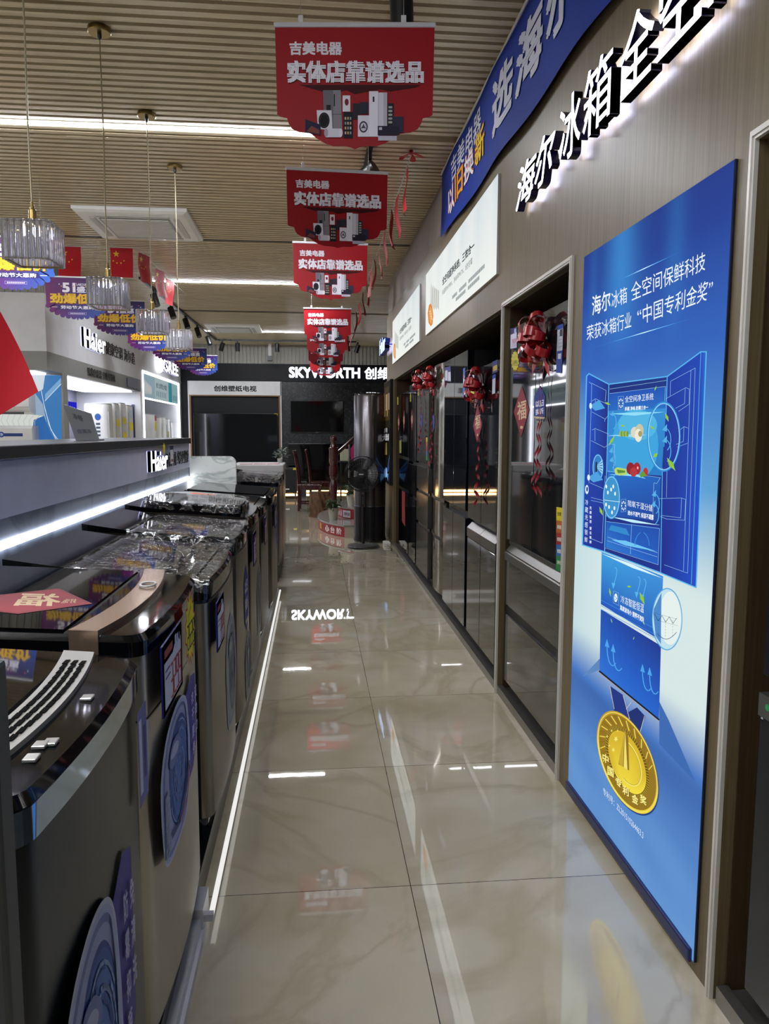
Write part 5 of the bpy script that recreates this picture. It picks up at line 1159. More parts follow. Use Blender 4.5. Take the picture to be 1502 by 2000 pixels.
for chx, (x, y) in zip('中国专利金奖', ((262, 1322), (292, 1402), (340, 1465), (384, 1516), (440, 1566), (490, 1570))):
    for dx, cc in ((1.0, '#6f5210'), (0, '#f6ea88')): A.quad_text(chx, (Cc(x - 18, y - 32)[0] + dx, Cc(x - 18, y - 32)[1] + dx), (Cc(x + 20, y - 10)[0] + dx, Cc(x + 20, y - 10)[1] + dx), (Cc(x + 20, y + 42)[0] + dx, Cc(x + 20, y + 42)[1] + dx), (Cc(x - 18, y + 22)[0] + dx, Cc(x - 18, y + 22)[1] + dx), cc, .03)
A.quad_text('专利号：ZL201510264463.3', Cc(248, 1497), Cc(492, 1765), Cc(490, 1815), Cc(248, 1540), '#dbe8f8', .0)
A.build('printed_picture', printmat('print_box_art2', .3, BOX), t, off=o)
# ================================================================== HANGING BANNERS
def shield(hw, top, mid, tip):
    """outline of the red banner, u right, v up"""
    R_ = [(x * .000433 / .31 * hw, -y * .000433) for x, y in ((717, 0), (706, 750), (682, 768), (618, 782), (602, 830), (572, 875), (512, 905), (415, 915), (392, 927), (350, 957), (270, 1002), (195, 1025), (80, 1025), (40, 1034), (0, 1052))]
    L_ = [(-x, y) for x, y in R_[::-1]][1:]
    return R_ + L_
def red_banner():
    t = thing('hanging_banner', '', 'banner', (0, 0, 0), 0, 'red banners over the aisle')
    HW, TOP, MID, TIP = .31, 0., -.305, -.455
    pts = shield(HW, TOP, MID, TIP); m = MB(); n = len(pts); bend = lambda u, v: 0
    cg = MB()
    m.add([(u, bend(u, v) - .001, v) for u, v in pts] + [(u, bend(u, v) + .0015, v) for u, v in pts], [list(range(n))[::-1], list(range(n, 2 * n))] + [(i, (i + 1) % n, n + (i + 1) % n, n + i) for i in range(n)])
    m.build('sheet', mat('banner_red', '#960d18', .5, spec=.25), t)
    A = Art(lambda u, v: (u, -.0015, v), (0, -1, 0), .0001)
    A.text('吉美电器', -.255, -.105, -.05, -.055, '#e6e3ea', .035)
    A.poly([(-.22, -.215), (.26, -.215), (.24, -.225), (.14, -.24), (.1, -.232), (.0, -.25), (-.03, -.236), (-.1, -.246), (-.16, -.232)], '#3c070c')
    A.text('实体店靠谱选品', -.262, -.212, .27, -.13, '#4a0a10', .05); A.text('实体店靠谱选品', -.265, -.208, .27, -.125, '#e9e6ee', .045)
    Y = lambda f: -.235 - f
    A.poly([(-.125, Y(.0)), (-.055, Y(.0)), (-.05, Y(.165)), (-.12, Y(.15))], '#6d6a72'); A.poly([(-.085, Y(.0)), (-.055, Y(.0)), (-.05, Y(.165)), (-.085, Y(.158))], '#85828a'); A.rect(-.112, Y(.09), -.095, Y(.055), '#22222a'); A.rect(-.083, Y(.06), -.078, Y(.015), '#2a2a30'); A.path([(-.12, Y(.09)), (-.052, Y(.09))], .002, '#4a4850')
    A.poly([(-.15, Y(.075)), (-.092, Y(.075)), (-.088, Y(.15)), (-.146, Y(.145))], '#dcd9e2'); A.ell(-.121, Y(.113), .022, .03, '#23232b', 20); A.ell(-.121, Y(.113), .015, .021, '#0e0e14', 18)
    A.rect(-.048, Y(.08), -.018, Y(.02), '#e0dee6'); A.ell(-.032, Y(.045), .008, .013, '#7a1f24', 14)
    A.rect(-.045, Y(.18), -.008, Y(.082), '#1a1a22')
    for k in range(4):
        for q in range(3): A.rect(-.04 + q * .01, Y(.165 - k * .018), -.034 + q * .01, Y(.155 - k * .018), ('#b9b4ae', '#c7a36a', '#8f98a6')[(k + q) % 3])
    A.rect(-.008, Y(.11), .02, Y(.05), '#2a2430'); A.rect(.02, Y(.09), .052, Y(.045), '#2b2b3c')
    A.rect(.012, Y(.175), .056, Y(.095), '#dddae4'); A.ell(.034, Y(.138), .017, .022, '#3a3a48', 18); A.ell(.034, Y(.138), .012, .016, '#c9c6d2', 18); A.star(.034, Y(.138), .012, '#4a4a58', .4, 3)
    A.rect(.056, Y(.175), .092, Y(.005), '#e6e3ec'); A.rect(.07, Y(.045), .077, Y(.025), '#2b2b33')
    A.rect(.093, Y(.135), .127, Y(.01), '#d3d0da'); A.rect(.112, Y(.135), .127, Y(.01), '#b6b3be')
    A.rect(.128, Y(.14), .152, Y(.05), '#20202a'); 
    for k in range(5): A.rect(.132, Y(.125 - k * .014), .147, Y(.117 - k * .014), '#a4a49a')
    A.rect(.15, Y(.16), .19, Y(.1), '#2e2c42'); A.rect(.09, Y(.17), .175, Y(.135), '#241f30'); A.rect(.092, Y(.19), .165, Y(.172), '#b9b6c6'); A.rect(.095, Y(.15), .107, Y(.14), '#c4c1ce')
    A.poly([(-.195, Y(.11)), (-.135, Y(.13)), (-.135, Y(.17)), (-.195, Y(.16))], '#23233c'); A.poly([(-.17, Y(.135)), (-.14, Y(.15)), (-.14, Y(.165)), (-.19, Y(.156))], '#7a3f3a')
    A.rect(-.115, Y(.178), -.055, Y(.145), '#d5d2dc'); A.ell(-.113, Y(.161), .008, .016, '#a7a4b0', 14); A.ell(-.055, Y(.161), .007, .016, '#e2dfe8', 14)
    A.build('printed_picture', printmat('print_banner', .6), t)
    MB().rbox(-.315, .315, -.008, .008, -.004, .014, .003).build('top_rail', mat('clear_rail', '#c9c9cc', .2, 0, .5), t)
    for sx_ in (-.21, .19):
        h = MB(); h.rbox(sx_ - .010, sx_ + .010, -.002, .002, .012, .042, .0015); h.build('hook', mat('hook_white', '#d2d2d4', .4), t)
        MB().cyl((sx_, 0, .036), (sx_, 0, CZ - 2.945), .0012, n=5).build('string', mat('string_grey', '#9a9a96', .6), t)
    return t
spec = [((545, 42), (838, 62), 3.05), ((567, 335), (750, 336), 4.72), ((577, 476), (713, 477), 6.35), ((597, 602), (682, 602), 9.95), ((600, 640), (678, 640), 11.5), ((604, 668), (668, 668), 13.4), ((607, 690), (663, 690), 15.2)]
def fit_strings(c, z, z0):
    """make the hanging strings of a copy reach the ceiling"""
    for ch in c.children:
        if ch.name.startswith('string'):
            lo = min(v.co.z for v in ch.data.vertices); hi = max(v.co.z for v in ch.data.vertices); k = (CZ - z - lo) / (hi - lo)
            ch.scale.z = k; ch.location.z = lo * (1 - k)
rb = red_banner()
rb_l = ['nearest and largest red banner, over the front of the aisle', 'second red banner along the aisle, below and behind the largest one', 'third red banner along the aisle, at the left end of the long flag garland',
        'fourth red banner along the aisle, first of the overlapping far bunch', 'fifth red banner along the aisle, mostly hidden behind the fourth', 'sixth red banner along the aisle, only its lower part showing', 'farthest red banner, just above the lit letters of the rear wall']
for i, (a, b, yq) in enumerate(spec):
    c = rb if i == 0 else copy_tree(rb)
    pa, pb_ = ony(a[0], a[1], yq), ony(b[0], b[1], yq)
    zz = min(max((pa.z + pb_.z) / 2, 2.88), 3.02); fit_strings(c, zz, 2.945)
    c.location = ((pa.x + pb_.x) / 2, yq, zz); c.rotation_euler = (0, 0, (-.10, .04, .03, -.02, .03, -.03, .02)[i])
    c['label'] = rb_l[i]; c['category'] = 'banner'; c['group'] = 'red banners over the aisle'
# purple holiday hangers
def purple():
    t = thing('hanging_sign', '', 'hanging sign', (0, 0, 0), 0, 'purple holiday sale signs'); HW = .28; TOP, LOW = .24, -.10
    pts = [(-HW, TOP), (-HW, LOW + .09)]
    sc = [(-.27, .04), (-.235, .0), (-.19, -.025), (-.14, -.045), (-.09, -.055), (-.04, -.06)]
    for (a, b) in sc:
        for q in range(5): pts.append((a - .024 * math.cos(q * PI / 4) + .005, LOW + b + .03 - .02 * math.sin(q * PI / 4)))
    pts += [(-.012, LOW - .035), (0, LOW - .06)]; pts += [(-x, y) for x, y in pts[::-1]][1:]
    A = Art(lambda u, v: (u, 0, v), (0, -1, 0), .0001)
    cc = [cl(cl('#64185a', '#84226f', (y + .1) / .3 if y < .1 else .2), cl('#2c58a8', '#231f58', max(0, min(1, (y + .05) / .28))), (x + HW) / (2 * HW)) for x, y in pts]
    n = len(pts); cen = len(pts)
    vs = [A.P(*p) for p in pts] + [A.P(0, .09)]; cm = cl('#48216e', '#2c2666', .4)
    for i in range(n): A.mb.add([A.P(*pts[i]), A.P(*pts[(i + 1) % n]), A.P(0, .09)], [(0, 1, 2)], 0, [cc[i], cc[(i + 1) % n], cm])
    for i in range(n): A.mb.add([Vector(A.P(*pts[i])) + Vector((0, .003, 0)), Vector(A.P(*pts[(i + 1) % n])) + Vector((0, .003, 0)), Vector(A.P(0, .09)) + Vector((0, .003, 0))], [(0, 2, 1)], 0, [cc[i], cc[(i + 1) % n], cm])
    A.k += 1
    A.text('51', -.13, .10, -.01, .19, '#efeaf2', .04); A.text('LABOUR DAY', .0, .165, .15, .187, '#e6e2ee', .02); A.text('盛惠', .0, .10, .16, .16, '#e8e4f0', .03)
    A.text('劲爆低价', -.242, -.012, .245, .088, '#6b2f0e', .06); A.text('劲爆低价', -.245, -.005, .24, .092, '#e8b92c', .04)
    A.rect(-.17, -.058, .17, -.018, '#2b2766'); A.text('劳动节大惠购', -.15, -.054, .15, -.022, '#eeeaf4', .02); A.rect(-.23, -.04, -.18, -.036, '#e6e2ee'); A.rect(.18, -.04, .23, -.036, '#e6e2ee')
    A.path([(-.08, -.085), (.08, -.085), (.08, -.105), (-.08, -.105), (-.08, -.085)], .002, '#b9a6d8')
    for k in range(9): A.rect(-.065 + k * .015, -.1, -.054 + k * .015, -.09, '#cbbfe2')
    for k in range(10): A.rect(-.25 + (k * 37 % 50) / 100, .19 - (k * 23 % 14) / 100 * .3, -.24 + (k * 37 % 50) / 100, .2 - (k * 23 % 14) / 100 * .3, ('#e0a83a', '#d0d8f0', '#e05a9a')[k % 3])
    A.build('printed_sheet', printmat('print_purple', .4), t)
    MB().rbox(-.285, .285, -.005, .008, TOP - .004, TOP + .01, .002).build('top_rail', mat('clear_rail', '#c9c9cc'), t)
    for sx_ in (-.2, .2): MB().cyl((sx_, 0, TOP + .008), (sx_, 0, CZ - 2.57), .001, n=5).build('string', mat('string_grey', '#9a9a96'), t)
    return t
ph = purple(); nm = ['nearest purple sale sign, cut by the left edge of the picture', 'second purple sale sign, between the first and second pendant lamps', 'third purple sale sign, behind the second pendant lamp', 'fourth purple sale sign, behind the third pendant lamp',
                     'fifth purple sale sign, behind the farthest pendant lamp', 'sixth purple sale sign, right of the farthest pendant lamp', 'farthest purple sale sign, by the end of the left fascia']
for i in range(7):
    c = ph if i == 0 else copy_tree(ph); yq = (6.0, 7.45, 8.9, 10.4, 11.9, 13.5, 15.1)[i]
    tip = ((32, 568), (152, 625), (235, 656), (292, 687), (336, 706), (373, 724), (397, 734))[i]
    pp = ony(tip[0], tip[1], yq)
    zz = pp.z + .155; fit_strings(c, zz, 2.57)
    c.location = (pp.x, yq, zz); c.rotation_euler = (0, 0, (.0, .05, .06, -.04, .05, .02, -.02)[i]); c['label'] = nm[i]; c['category'] = 'hanging sign'; c['group'] = 'purple holiday sale signs'
# ================================================================== FLAG GARLANDS
FLG = mat('flag_red', '#b01622', .6, spec=.25)
def flag(pos, rz, lab, grp, w=.20, h=.295, wv=.02, seed=0, lean=0.):
    t = thing('bunting_flag', lab, 'flag', pos, rz, grp); rnd = random.Random(seed); ph_ = rnd.random() * 6
    fn = lambda u, v, l=0.: (u * w - w / 2 + lean * v, wv * math.sin(4 * v + ph_) * v + .01 * math.sin(5 * u + ph_) * v - l, -v * h - .0)
    m = MB().grid(lambda u, v: fn(u, v), 6, 10)
    m.build('cloth', FLG, t, True)
    A = Art(lambda u, v: fn(u, 1 - v), (0, -1, 0), .0002, .0012)
    A.star(.26, .80, .115, '#e3b624', .4, 5, asp=1.4)
    for (u, v) in ((.12, .57), (.28, .50), (.46, .50), (.6, .58)): A.star(u, v, .035, '#e3b624', .4, 5, rot=.4, asp=1.4)
    A.build('stars', printmat('print_flag', .5), t)
    return t
STR = mat('string_white', '#b9b9b4', .6)
SXX = .672
solo('bunting_string', MB().tube([(SXX, 5.2, CZ - .03), (SXX, 5.33, 3.275), (SXX + .005, 7, 3.262), (SXX, 9, 3.27), (SXX - .005, 12, 3.262), (SXX, 15.4, 3.285)], .004, 6), STR, 'white string holding the flag garland beside the red banners', 'string', (SXX, 5.2, 3.27), 'garland strings')
k = MB()
for q in range(5):
    d = Vector((math.cos(q * 1.26), math.sin(q * 1.26), -.25)).normalized(); s_ = Vector((-d.y, d.x, 0))
    k.grid(lambda u, v: Vector((SXX, 5.2, 3.295)) + d * (.09 * math.sin(PI * .62 * u)) + s_ * ((v - .5) * .045 * math.sin(PI * u + .1)) + Vector((0, 0, -.012 * u)), 6, 2)
k.box(SXX - .012, SXX + .012, 5.19, 5.21, 3.285, CZ)
solo('ribbon_rosette', k, RED, 'small dark red rosette on the ceiling at the start of the flag garland', 'rosette', (SXX, 5.2, 3.29), smooth=True)
ys = [5.42, 6.02, 6.42, 7.05, 7.62, 8.2, 8.75, 9.35, 10.1, 10.9, 11.7, 12.6, 13.5, 14.5]
ordn = ['first', 'second', 'third', 'fourth', 'fifth', 'sixth', 'seventh', 'eighth', 'ninth', 'tenth', 'eleventh', 'twelfth', 'thirteenth', 'fourteenth']
for i, yq in enumerate(ys):
    flag((SXX, yq, 3.262), math.radians(86 + 8 * math.sin(i * 2.3)), ordn[i] + ' red flag from the rosette along the garland beside the red banners', 'flags along the aisle garland', .20, .295, .03, i, .02)
zs = 3.245
solo('bunting_string', MB().tube([(-4.0, 7.85, 3.28), (-3.0, 7.93, 3.26), (-1.77, 7.95, 3.262), (-1.745, 9.5, 3.262), (-1.74, 10.6, CZ - .02)], .004, 6), STR, 'white string holding the flags above the purple sale signs', 'string', (-3, 7.93, 3.25), 'garland strings')
for (xx, yq, rz, lab) in ((-2.44, 7.945, .0, 'red flag with gold stars left of the second pendant lamp cord'), (-1.93, 7.945, .06, 'red flag with gold stars facing front between the second and third pendant cords'), (-1.76, 8.2, 1.25, 'nearest side-on red flag right of the third pendant cord'), (-1.75, 8.95, 1.3, 'middle side-on red flag by the left track light'), (-1.745, 9.5, 1.3, 'farthest side-on red flag by the left track light')):
    flag((xx, yq, 3.258), rz, lab, 'flags by the purple signs', .22, .295, .025, int(yq * 10))
# large flag close by at the left edge
t = thing('bunting_flag', 'large red flag hanging close by, its corner at the left edge of the picture', 'flag', (-.62, 1.42, 1.9)); o = (-.62, 1.42, 1.9)
C0, C1, C3 = [ony(a, b, 1.42) for a, b in ((75, 765), (-62, 482), (-118, 874))]
m = MB().grid(lambda u, v: C0 + (C1 - C0) * u + (C3 - C0) * v + Vector((0, .012 * math.sin(5 * u + 3 * v), 0)), 12, 10); m.build('cloth', FLG, t, True, off=o)
C2 = C1 + C3 - C0
MB().tube([C1, C1 + Vector((-.1, 0, .5)), Vector((C1.x - .25, 1.42, CZ - .002))], .002, 5).build('string', STR, t, off=o)
# ================================================================== PENDANT LAMPS
BRS = mat('antique_brass', '#8f7a4a', .3, .9, noise=.05)
CRY = bpy.data.materials.new('crystal_glass'); CRY.use_nodes = True
_b = CRY.node_tree.nodes['Principled BSDF']; _b.inputs['Base Color'].default_value = (.95, .95, 1, 1); _b.inputs['Roughness'].default_value = .03; _b.inputs['IOR'].default_value = 1.5; _b.inputs['Transmission Weight'].default_value = .8
BLB = emat('lamp_bulb_cool', '#e8e6ff', 90.0)
def pendant():
    t = thing('pendant_lamp', '', 'lamp', (0, 0, CZ), 0, 'crystal pendant lamps'); zt = -1.17; S_ = .158; hh = .128
    MB().lathe([(.0, 0), (.052, 0), (.054, -.004), (.054, -.022), (.05, -.026), (.0, -.026)], 28).build('canopy', BRS, t, SM)
    MB().lathe([(.010, -.026), (.010, -.045), (.003, -.055)], 12).build('cord_grip', mat('grip_black', '#1a1712', .5), t, SM)
    MB().tube([(0, 0, -.04), (.002, 0, -.5), (-.002, 0, -.8), (0, 0, zt + .075)], .0035, 6).build('cord', mat('cord_gold_grey', '#9a8f72', .35, .4), t)
    MB().lathe([(.004, zt + .085), (.008, zt + .06), (.014, zt + .055), (.016, zt + .0), (.0, zt)], 16).build('socket', BRS, t, SM); sk = t.children[-1]
    MB().lathe([(.0, zt), (.012, zt - .006), (.016, zt - .02), (.010, zt - .034), (.0, zt - .038)], 12).build('bulb', BLB, sk, True)
    h = S_ / 2 - .006
    for z, nm_ in ((zt, 'top_frame'), (zt - hh, 'bottom_frame')):
        f = MB()
        for a, b in (((-h, -h), (h, -h)), ((h, -h), (h, h)), ((h, h), (-h, h)), ((-h, h), (-h, -h))): f.cyl((*a, z), (*b, z), .003, n=6)
        if z == zt:
            for a in (((-h, 0), (h, 0)), ((0, -h), (0, h))): f.cyl((*a[0], zt), (*a[1], zt), .003, n=6)
        f.build(nm_, BRS, t)
    
    d = MB(); w_ = .0104
    d.prism([(-w_, 0), (-w_ * .45, -.007), (w_ * .45, -.007), (w_, 0), (0, .009)], zt - hh - .004, zt + .004)
    cr = d.build('crystal_bar', CRY, t); me = cr.data
    pos = []
    for k in range(7):
        q = -S_ / 2 + .012 + k * (S_ - .024) / 6
        pos += [(q, -S_ / 2, 0), (q, S_ / 2, PI), (-S_ / 2, q, -PI / 2), (S_ / 2, q, PI / 2)]
    for i, (x, y_, r) in enumerate(pos):
        c = cr if i == 0 else cr.copy()
        if i: COL.objects.link(c); c.parent = t
        c.location = (x, y_, 0); c.rotation_euler = (0, 0, r)
    return t
pdn = pendant(); pl_ = ['nearest crystal pendant lamp, at the left edge of the picture', 'second crystal pendant lamp, in front of the second purple sign', 'third crystal pendant lamp on a gold cord', 'farthest and smallest crystal pendant lamp, in front of the black spotlight track']
for i, (px_, py_, yq) in enumerate(((65, 450, 2.87), (212, 560, 3.84), (298, 622, 4.78), (350, 657, 5.66))):
    c = pdn if i == 0 else copy_tree(pdn); pp = ony(px_, py_, yq)
    c.location = (pp.x, yq, CZ); c['label'] = pl_[i]; c['category'] = 'lamp'; c['group'] = 'crystal pendant lamps'
    print('pendant', i, pp)
# ================================================================== REAR OF THE SHOP
# lit letters on the band
yf = YB - .03
mm = letters('SKYWORTH', lambda a, b: (lerp(-.53, 1.03, a), yf - .045, lerp(2.60, 2.835, b)), (0, -1, 0), .03, .03)
solo('lit_sign', mm, [SG, SD, SBG], 'white lit Latin lettering on the black band of the rear wall', 'sign', (.25, yf, 2.6))
mm = letters('创维', lambda a, b: (lerp(1.13, 1.70, a), yf - .045, lerp(2.585, 2.845, b)), (0, -1, 0), .03, .02)
solo('lit_sign', mm, [SG, SD, SBG], 'two white lit characters at the right end of the black rear band', 'sign', (1.4, yf, 2.585))
# television bay
t = thing('header_sign', 'white header panel with black characters over the big screen bay', 'sign', (-1.7, YB, 2.2)); o = (-1.7, YB, 2.2)
MB().box(-2.69, -.71, YB - .06, YB - .002, 2.215, 2.515).build('panel', mat('header_white', '#cfcfcf', .4), t, off=o)
A = Art(lambda u, v: (u, YB - .0605, v), (0, -1, 0)); A.text('创维壁纸电视', -2.16, 2.29, -1.24, 2.42, '#16181a', .03); A.build('black_lettering', PRC, t, off=o)
WB = wood('bay_edge_wood', '#6b4a2a', '#80603a', .4)
m = MB().box(-2.69, -2.655, YB - .06, YB + .02, .2, 2.215).box(-.76, -.725, YB - .06, YB + .02, .2, 2.215).box(-2.655, -.76, YB - .06, YB + .02, 2.19, 2.215)
struct('trim_4', m, WB)
struct('trim_5', MB().box(-.725, -.70, YB - .06, YB + .02, .2, 2.515).box(-2.72, -2.69, YB - .06, YB + .02, .2, 2.515), mat('trim_white', '#bfc0c0', .4))
SCR = mat('screen_black', '#040506', .06, 0, .5, .4)
def tv(x0, x1, z0, z1, yy, lab, extra=None):
    t = thing('television', lab, 'television', ((x0 + x1) / 2, yy, z0), 0, 'televisions on the rear wall'); o = t.location.copy()
    MB().rbox(x0, x1, yy, yy + .05, z0, z1, .008).build('bezel', mat('bezel_black', '#0b0c0d', .3), t, off=o)
    MB().box(x0 + .012, x1 - .012, yy - .002, yy, z0 + .02, z1 - .012).build('screen', SCR, t, off=o)
    MB().box((x0 + x1) / 2 - .04, (x0 + x1) / 2 + .04, yy - .003, yy, z0 + .006, z0 + .014).build('logo_plate', mat('plate_grey', '#7d7f80', .3), t, off=o)
    if extra: extra(t, o)
def tags(t, o):
    a = Art(lambda u, v: (u, YB - .053, v), (0, -1, 0)); a.rect(-2.6, 1.70, -2.48, 1.78, '#c9c6c2'); a.rect(-2.59, 1.705, -2.5, 1.72, '#a8484a'); a.rect(-.86, 1.77, -.79, 1.82, '#c3aa1e'); a.build('price_tags', PRC, t, off=o)
tv(-2.62, -.79, .66, 1.82, YB - .053, 'very large black television in the bay under the white header', tags)
tv(-.51, .66, 1.40, 2.105, YB - .052, 'black television mounted on the upper part of the black marble')
tv(-.57, 1.1, .26, 1.165, YB - .055, 'large dark television low on the black marble behind the chairs')
# warm strip under the wall
solo('light_strip', MB().box(-2.8, 3.0, 17.2, 17.26, .02, .06), emat('warm_glow', '#ffc98a', 14.0), 'warm glowing strip along the floor under the rear wall', 'light strip', (0, 17.2, .02))
struct('trim_6', MB().box(-2.9, 3.1, YB, 17.75, .195, .20), BLK)
# speaker and small box by the wall
t = thing('speaker', 'black speaker with yellow price tag standing left of the chairs', 'speaker', (-.55, 15.9, 0)); o = (-.55, 15.9, 0)
MB().rbox(-.76, -.36, 15.7, 16.1, .13, .66, .015).build('cabinet', mat('speaker_black', '#0b0b0c', .5), t, off=o); MB().box(-.72, -.4, 15.69, 15.7, .17, .62).build('grille', mat('speaker_grille', '#141415', .8), t, off=o)
MB().box(-.60, -.52, 15.685, 15.69, .2, .225).build('badge', mat('badge_pale', '#c9c9c9', .3), t, off=o); MB().box(-.44, -.37, 15.683, 15.69, .62, .66).build('price_tag', mat('tag_yellow', '#c9b31f', .5), t, off=o)
m = MB()
for (a, b) in ((-.72, 15.74), (-.4, 15.74), (-.72, 16.06), (-.4, 16.06)): m.cyl((a, b, 0), (a, b, .13), .012, n=8)
m.build('foot', BK, t, off=o)
solo('media_box', MB().rbox(-.30, -.16, 16.15, 16.4, .28, .34, .005).box(-.29, -.17, 16.2, 16.38, 0, .28), mat('box_grey', '#3f4040', .4), 'small grey box on a stand behind the chairs by the rear wall', 'box', (-.23, 16.2, 0))
# potted greenery on the freezer
LEAF = mat('leaf_green', '#36502a', .45, noise=.2)
LFG = mat('leaf_grey_green', '#5b675c', .5, noise=.15)
def leaves(t, n, c, sp, ln, m, rnd, up=.6, name='foliage', droop=.3):
    mb = MB()
    for _ in range(n):
        a = rnd.random() * 2 * PI; e = up + (rnd.random() - .5) * .9; L = ln * (.6 + .6 * rnd.random()); w = L * .34
        b = Vector(c) + Vector(((rnd.random() - .5) * sp, (rnd.random() - .5) * sp, rnd.random() * sp * .9)); d = Vector((math.cos(a) * math.cos(e), math.sin(a) * math.cos(e), math.sin(e))); s_ = Vector((-math.sin(a), math.cos(a), 0)); dn = Vector((0, 0, -L * droop))
        mb.add([b, b + d * L * .35 + s_ * w * .5, b + d * L * .75 + s_ * w * .4 + dn * .4, b + d * L + dn, b + d * L * .75 - s_ * w * .4 + dn * .4, b + d * L * .35 - s_ * w * .5], [(0, 1, 2, 3, 4, 5)])
    return mb.build(name, m, t)
rnd = random.Random(5)
t = thing('potted_plant', 'grey green leafy plant at the right end of the white chest freezer', 'plant', (-.42, 9.3, 1.03)); MB().lathe([(.03, 0), (.035, .05), (.03, .05), (.0, .045)], 14).build('pot', mat('pot_white', '#bdbcb6', .3), t, SM); leaves(t, 60, (0, 0, .05), .12, .09, LFG, rnd, .5)
# dark wooden chairs
DW = wood('chair_dark_redwood', '#2a0d0b', '#48171a', .22, (30, 30, 3), .3)
def chair():
    t = thing('dining_chair', '', 'chair', (0, 0, 0), 0, 'dark red wooden chairs')
    for sy in (-1, 1):
        MB().tube([(-.17, sy * .19, 0), (-.165, sy * .19, .44), (-.185, sy * .19, .72), (-.225, sy * .18, .98), (-.245, sy * .18, 1.05)], [.021, .021, .02, .018, .017], 8).build('leg', DW, t, SM)
        MB().lathe([(.0, 0), (.022, .006), (.026, .022), (.018, .04), (0, .045)], 12, (-.247, sy * .18, 1.045)).build('finial', DW, t, True)
        MB().tube([(.2, sy * .19, 0), (.2, sy * .19, .45)], .02, 8).build('leg', DW, t, SM)
        MB().box(-.17, .2, sy * .19 - .01, sy * .19 + .01, .12, .15).build('stretcher', DW, t)
    MB().box(.19, .21, -.19, .19, .2, .23).build('stretcher', DW, t)
    MB().rbox(-.19, .23, -.22, .22, .45, .48, .008).build('seat', DW, t); MB().box(-.17, .21, -.2, .2, .39, .45).build('apron', DW, t)
    MB().prism([(-.232, .92), (-.205, .92), (-.235, 1.02), (-.26, 1.02)], -.18, .18, 0, 'y').build('top_rail', DW, t)
    MB().prism([(-.195, .48), (-.175, .48), (-.212, .93), (-.232, .93)], -.06, .06, 0, 'y').build('back_splat', DW, t)
    return t
ch = chair(); ch.location = (-.10, 13.45, 0); ch.rotation_euler = (0, 0, -.06); ch['label'] = 'dark red wooden chair, nearer of the two beside the tree stump'
c2 = copy_tree(ch); c2.location = (.10, 14.15, 0); c2.rotation_euler = (0, 0, -.02); c2['label'] = 'dark red wooden chair standing behind the nearer chair by the stump'
# tree stump stool
t = thing('stump_stool', 'rough brown tree stump stool beside the marble steps', 'stool', (.11, 12.35, 0)); rnd = random.Random(11)
amp = [(.02 + .03 * rnd.random(), 3 + i, rnd.random() * 6) for i in range(4)]
def rr(a, z): return .165 * (1.12 - .3 * z) + sum(q * .35 * math.sin(k * a + p_ + 3 * z) for q, k, p_ in amp) + .012 * math.sin(11 * a + 25 * z)
MB().grid(lambda u, v: (rr(2 * PI * u, v * .42) * math.cos(2 * PI * u), rr(2 * PI * u, v * .42) * math.sin(2 * PI * u), v * .42), 48, 14).build('bark', wood('stump_bark', '#2e1b0c', '#6a4522', .6, (14, 14, 6)), t, True)
m = MB(); m.add([(rr(2 * PI * k / 48, .42) * math.cos(2 * PI * k / 48), rr(2 * PI * k / 48, .42) * math.sin(2 * PI * k / 48), .42) for k in range(48)], [list(range(48))]); m.build('cut_top', wood('stump_top', '#5a3c20', '#7d5a34', .3, (8, 8, 8), .3), t)
# marble steps
GRN = mat('granite_speckled', '#8f8c84', .2, 0, .5, .3, .28, 90); RSR = mat('riser_red', '#8f1a22', .45); TIL = mat('riser_cream', '#b3ab9a', .35)
def step(name, cx, cy, rx, ry, yc, z0, z1, lab):
    t = thing(name, lab, 'step', (cx, cy, z0), 0, 'curved marble steps'); o = (cx, cy, z0)
    q0 = math.asin((yc - cy) / ry)
    arc = [(cx - rx * math.cos(a), cy + ry * math.sin(a)) for a in [q0 + (PI / 2 - q0) * k / 28 for k in range(29)]]
    poly = [(cx + .1, yc)] + arc[:] + [(cx + .1, cy + ry)]
    MB().prism([(x, y) for x, y in poly], z0, z1 - .022).build('riser_core', TIL, t, off=o)
    g = [(cx + (x - cx) * 1.02, cy + (y - cy) * 1.01) for x, y in poly]; MB().prism(g, z1 - .022, z1).build('tread', GRN, t, off=o)
    # red wrap on the curved riser
    fn = lambda u, v: (lambda a: (cx - (rx + .003) * math.cos(a), cy + (ry + .003) * math.sin(a), lerp(z0 + .006, z1 - .024, v)))(lerp(q0, PI / 2 * .55, u))
    MB().grid(lambda u, v: fn(u, v), 30, 1).build('red_wrap', RSR, t, off=o)
    return t, o, cx, cy, rx, ry, q0
def riser_text(t, o, cx, cy, rx, ry, z0, z1, items):
    # unwrap: angle a measured from -x axis towards -y
    A = Art(lambda u, v: (cx - (rx + .006) * math.cos(u), cy + (ry + .006) * math.sin(u), v), (-.5, -.8, 0), .0001)
    for (s, a0, a1, v0, v1, cc, bo) in items:
        if s is None: A.poly([(lerp(a0, a1, k / 8), v0) for k in range(9)] + [(lerp(a1, a0, k / 8), v1) for k in range(9)], cc)
        else: A.text(s, a0, v0, a1, v1, cc, bo)
    A.build('riser_lettering', PRC, t, off=o)
t, o, *r_ = step('marble_step', .78, 10.95, .72, 1.35, 9.80, 0, .17, 'lower curved marble step with a red riser bearing white characters')
q0 = r_[4]
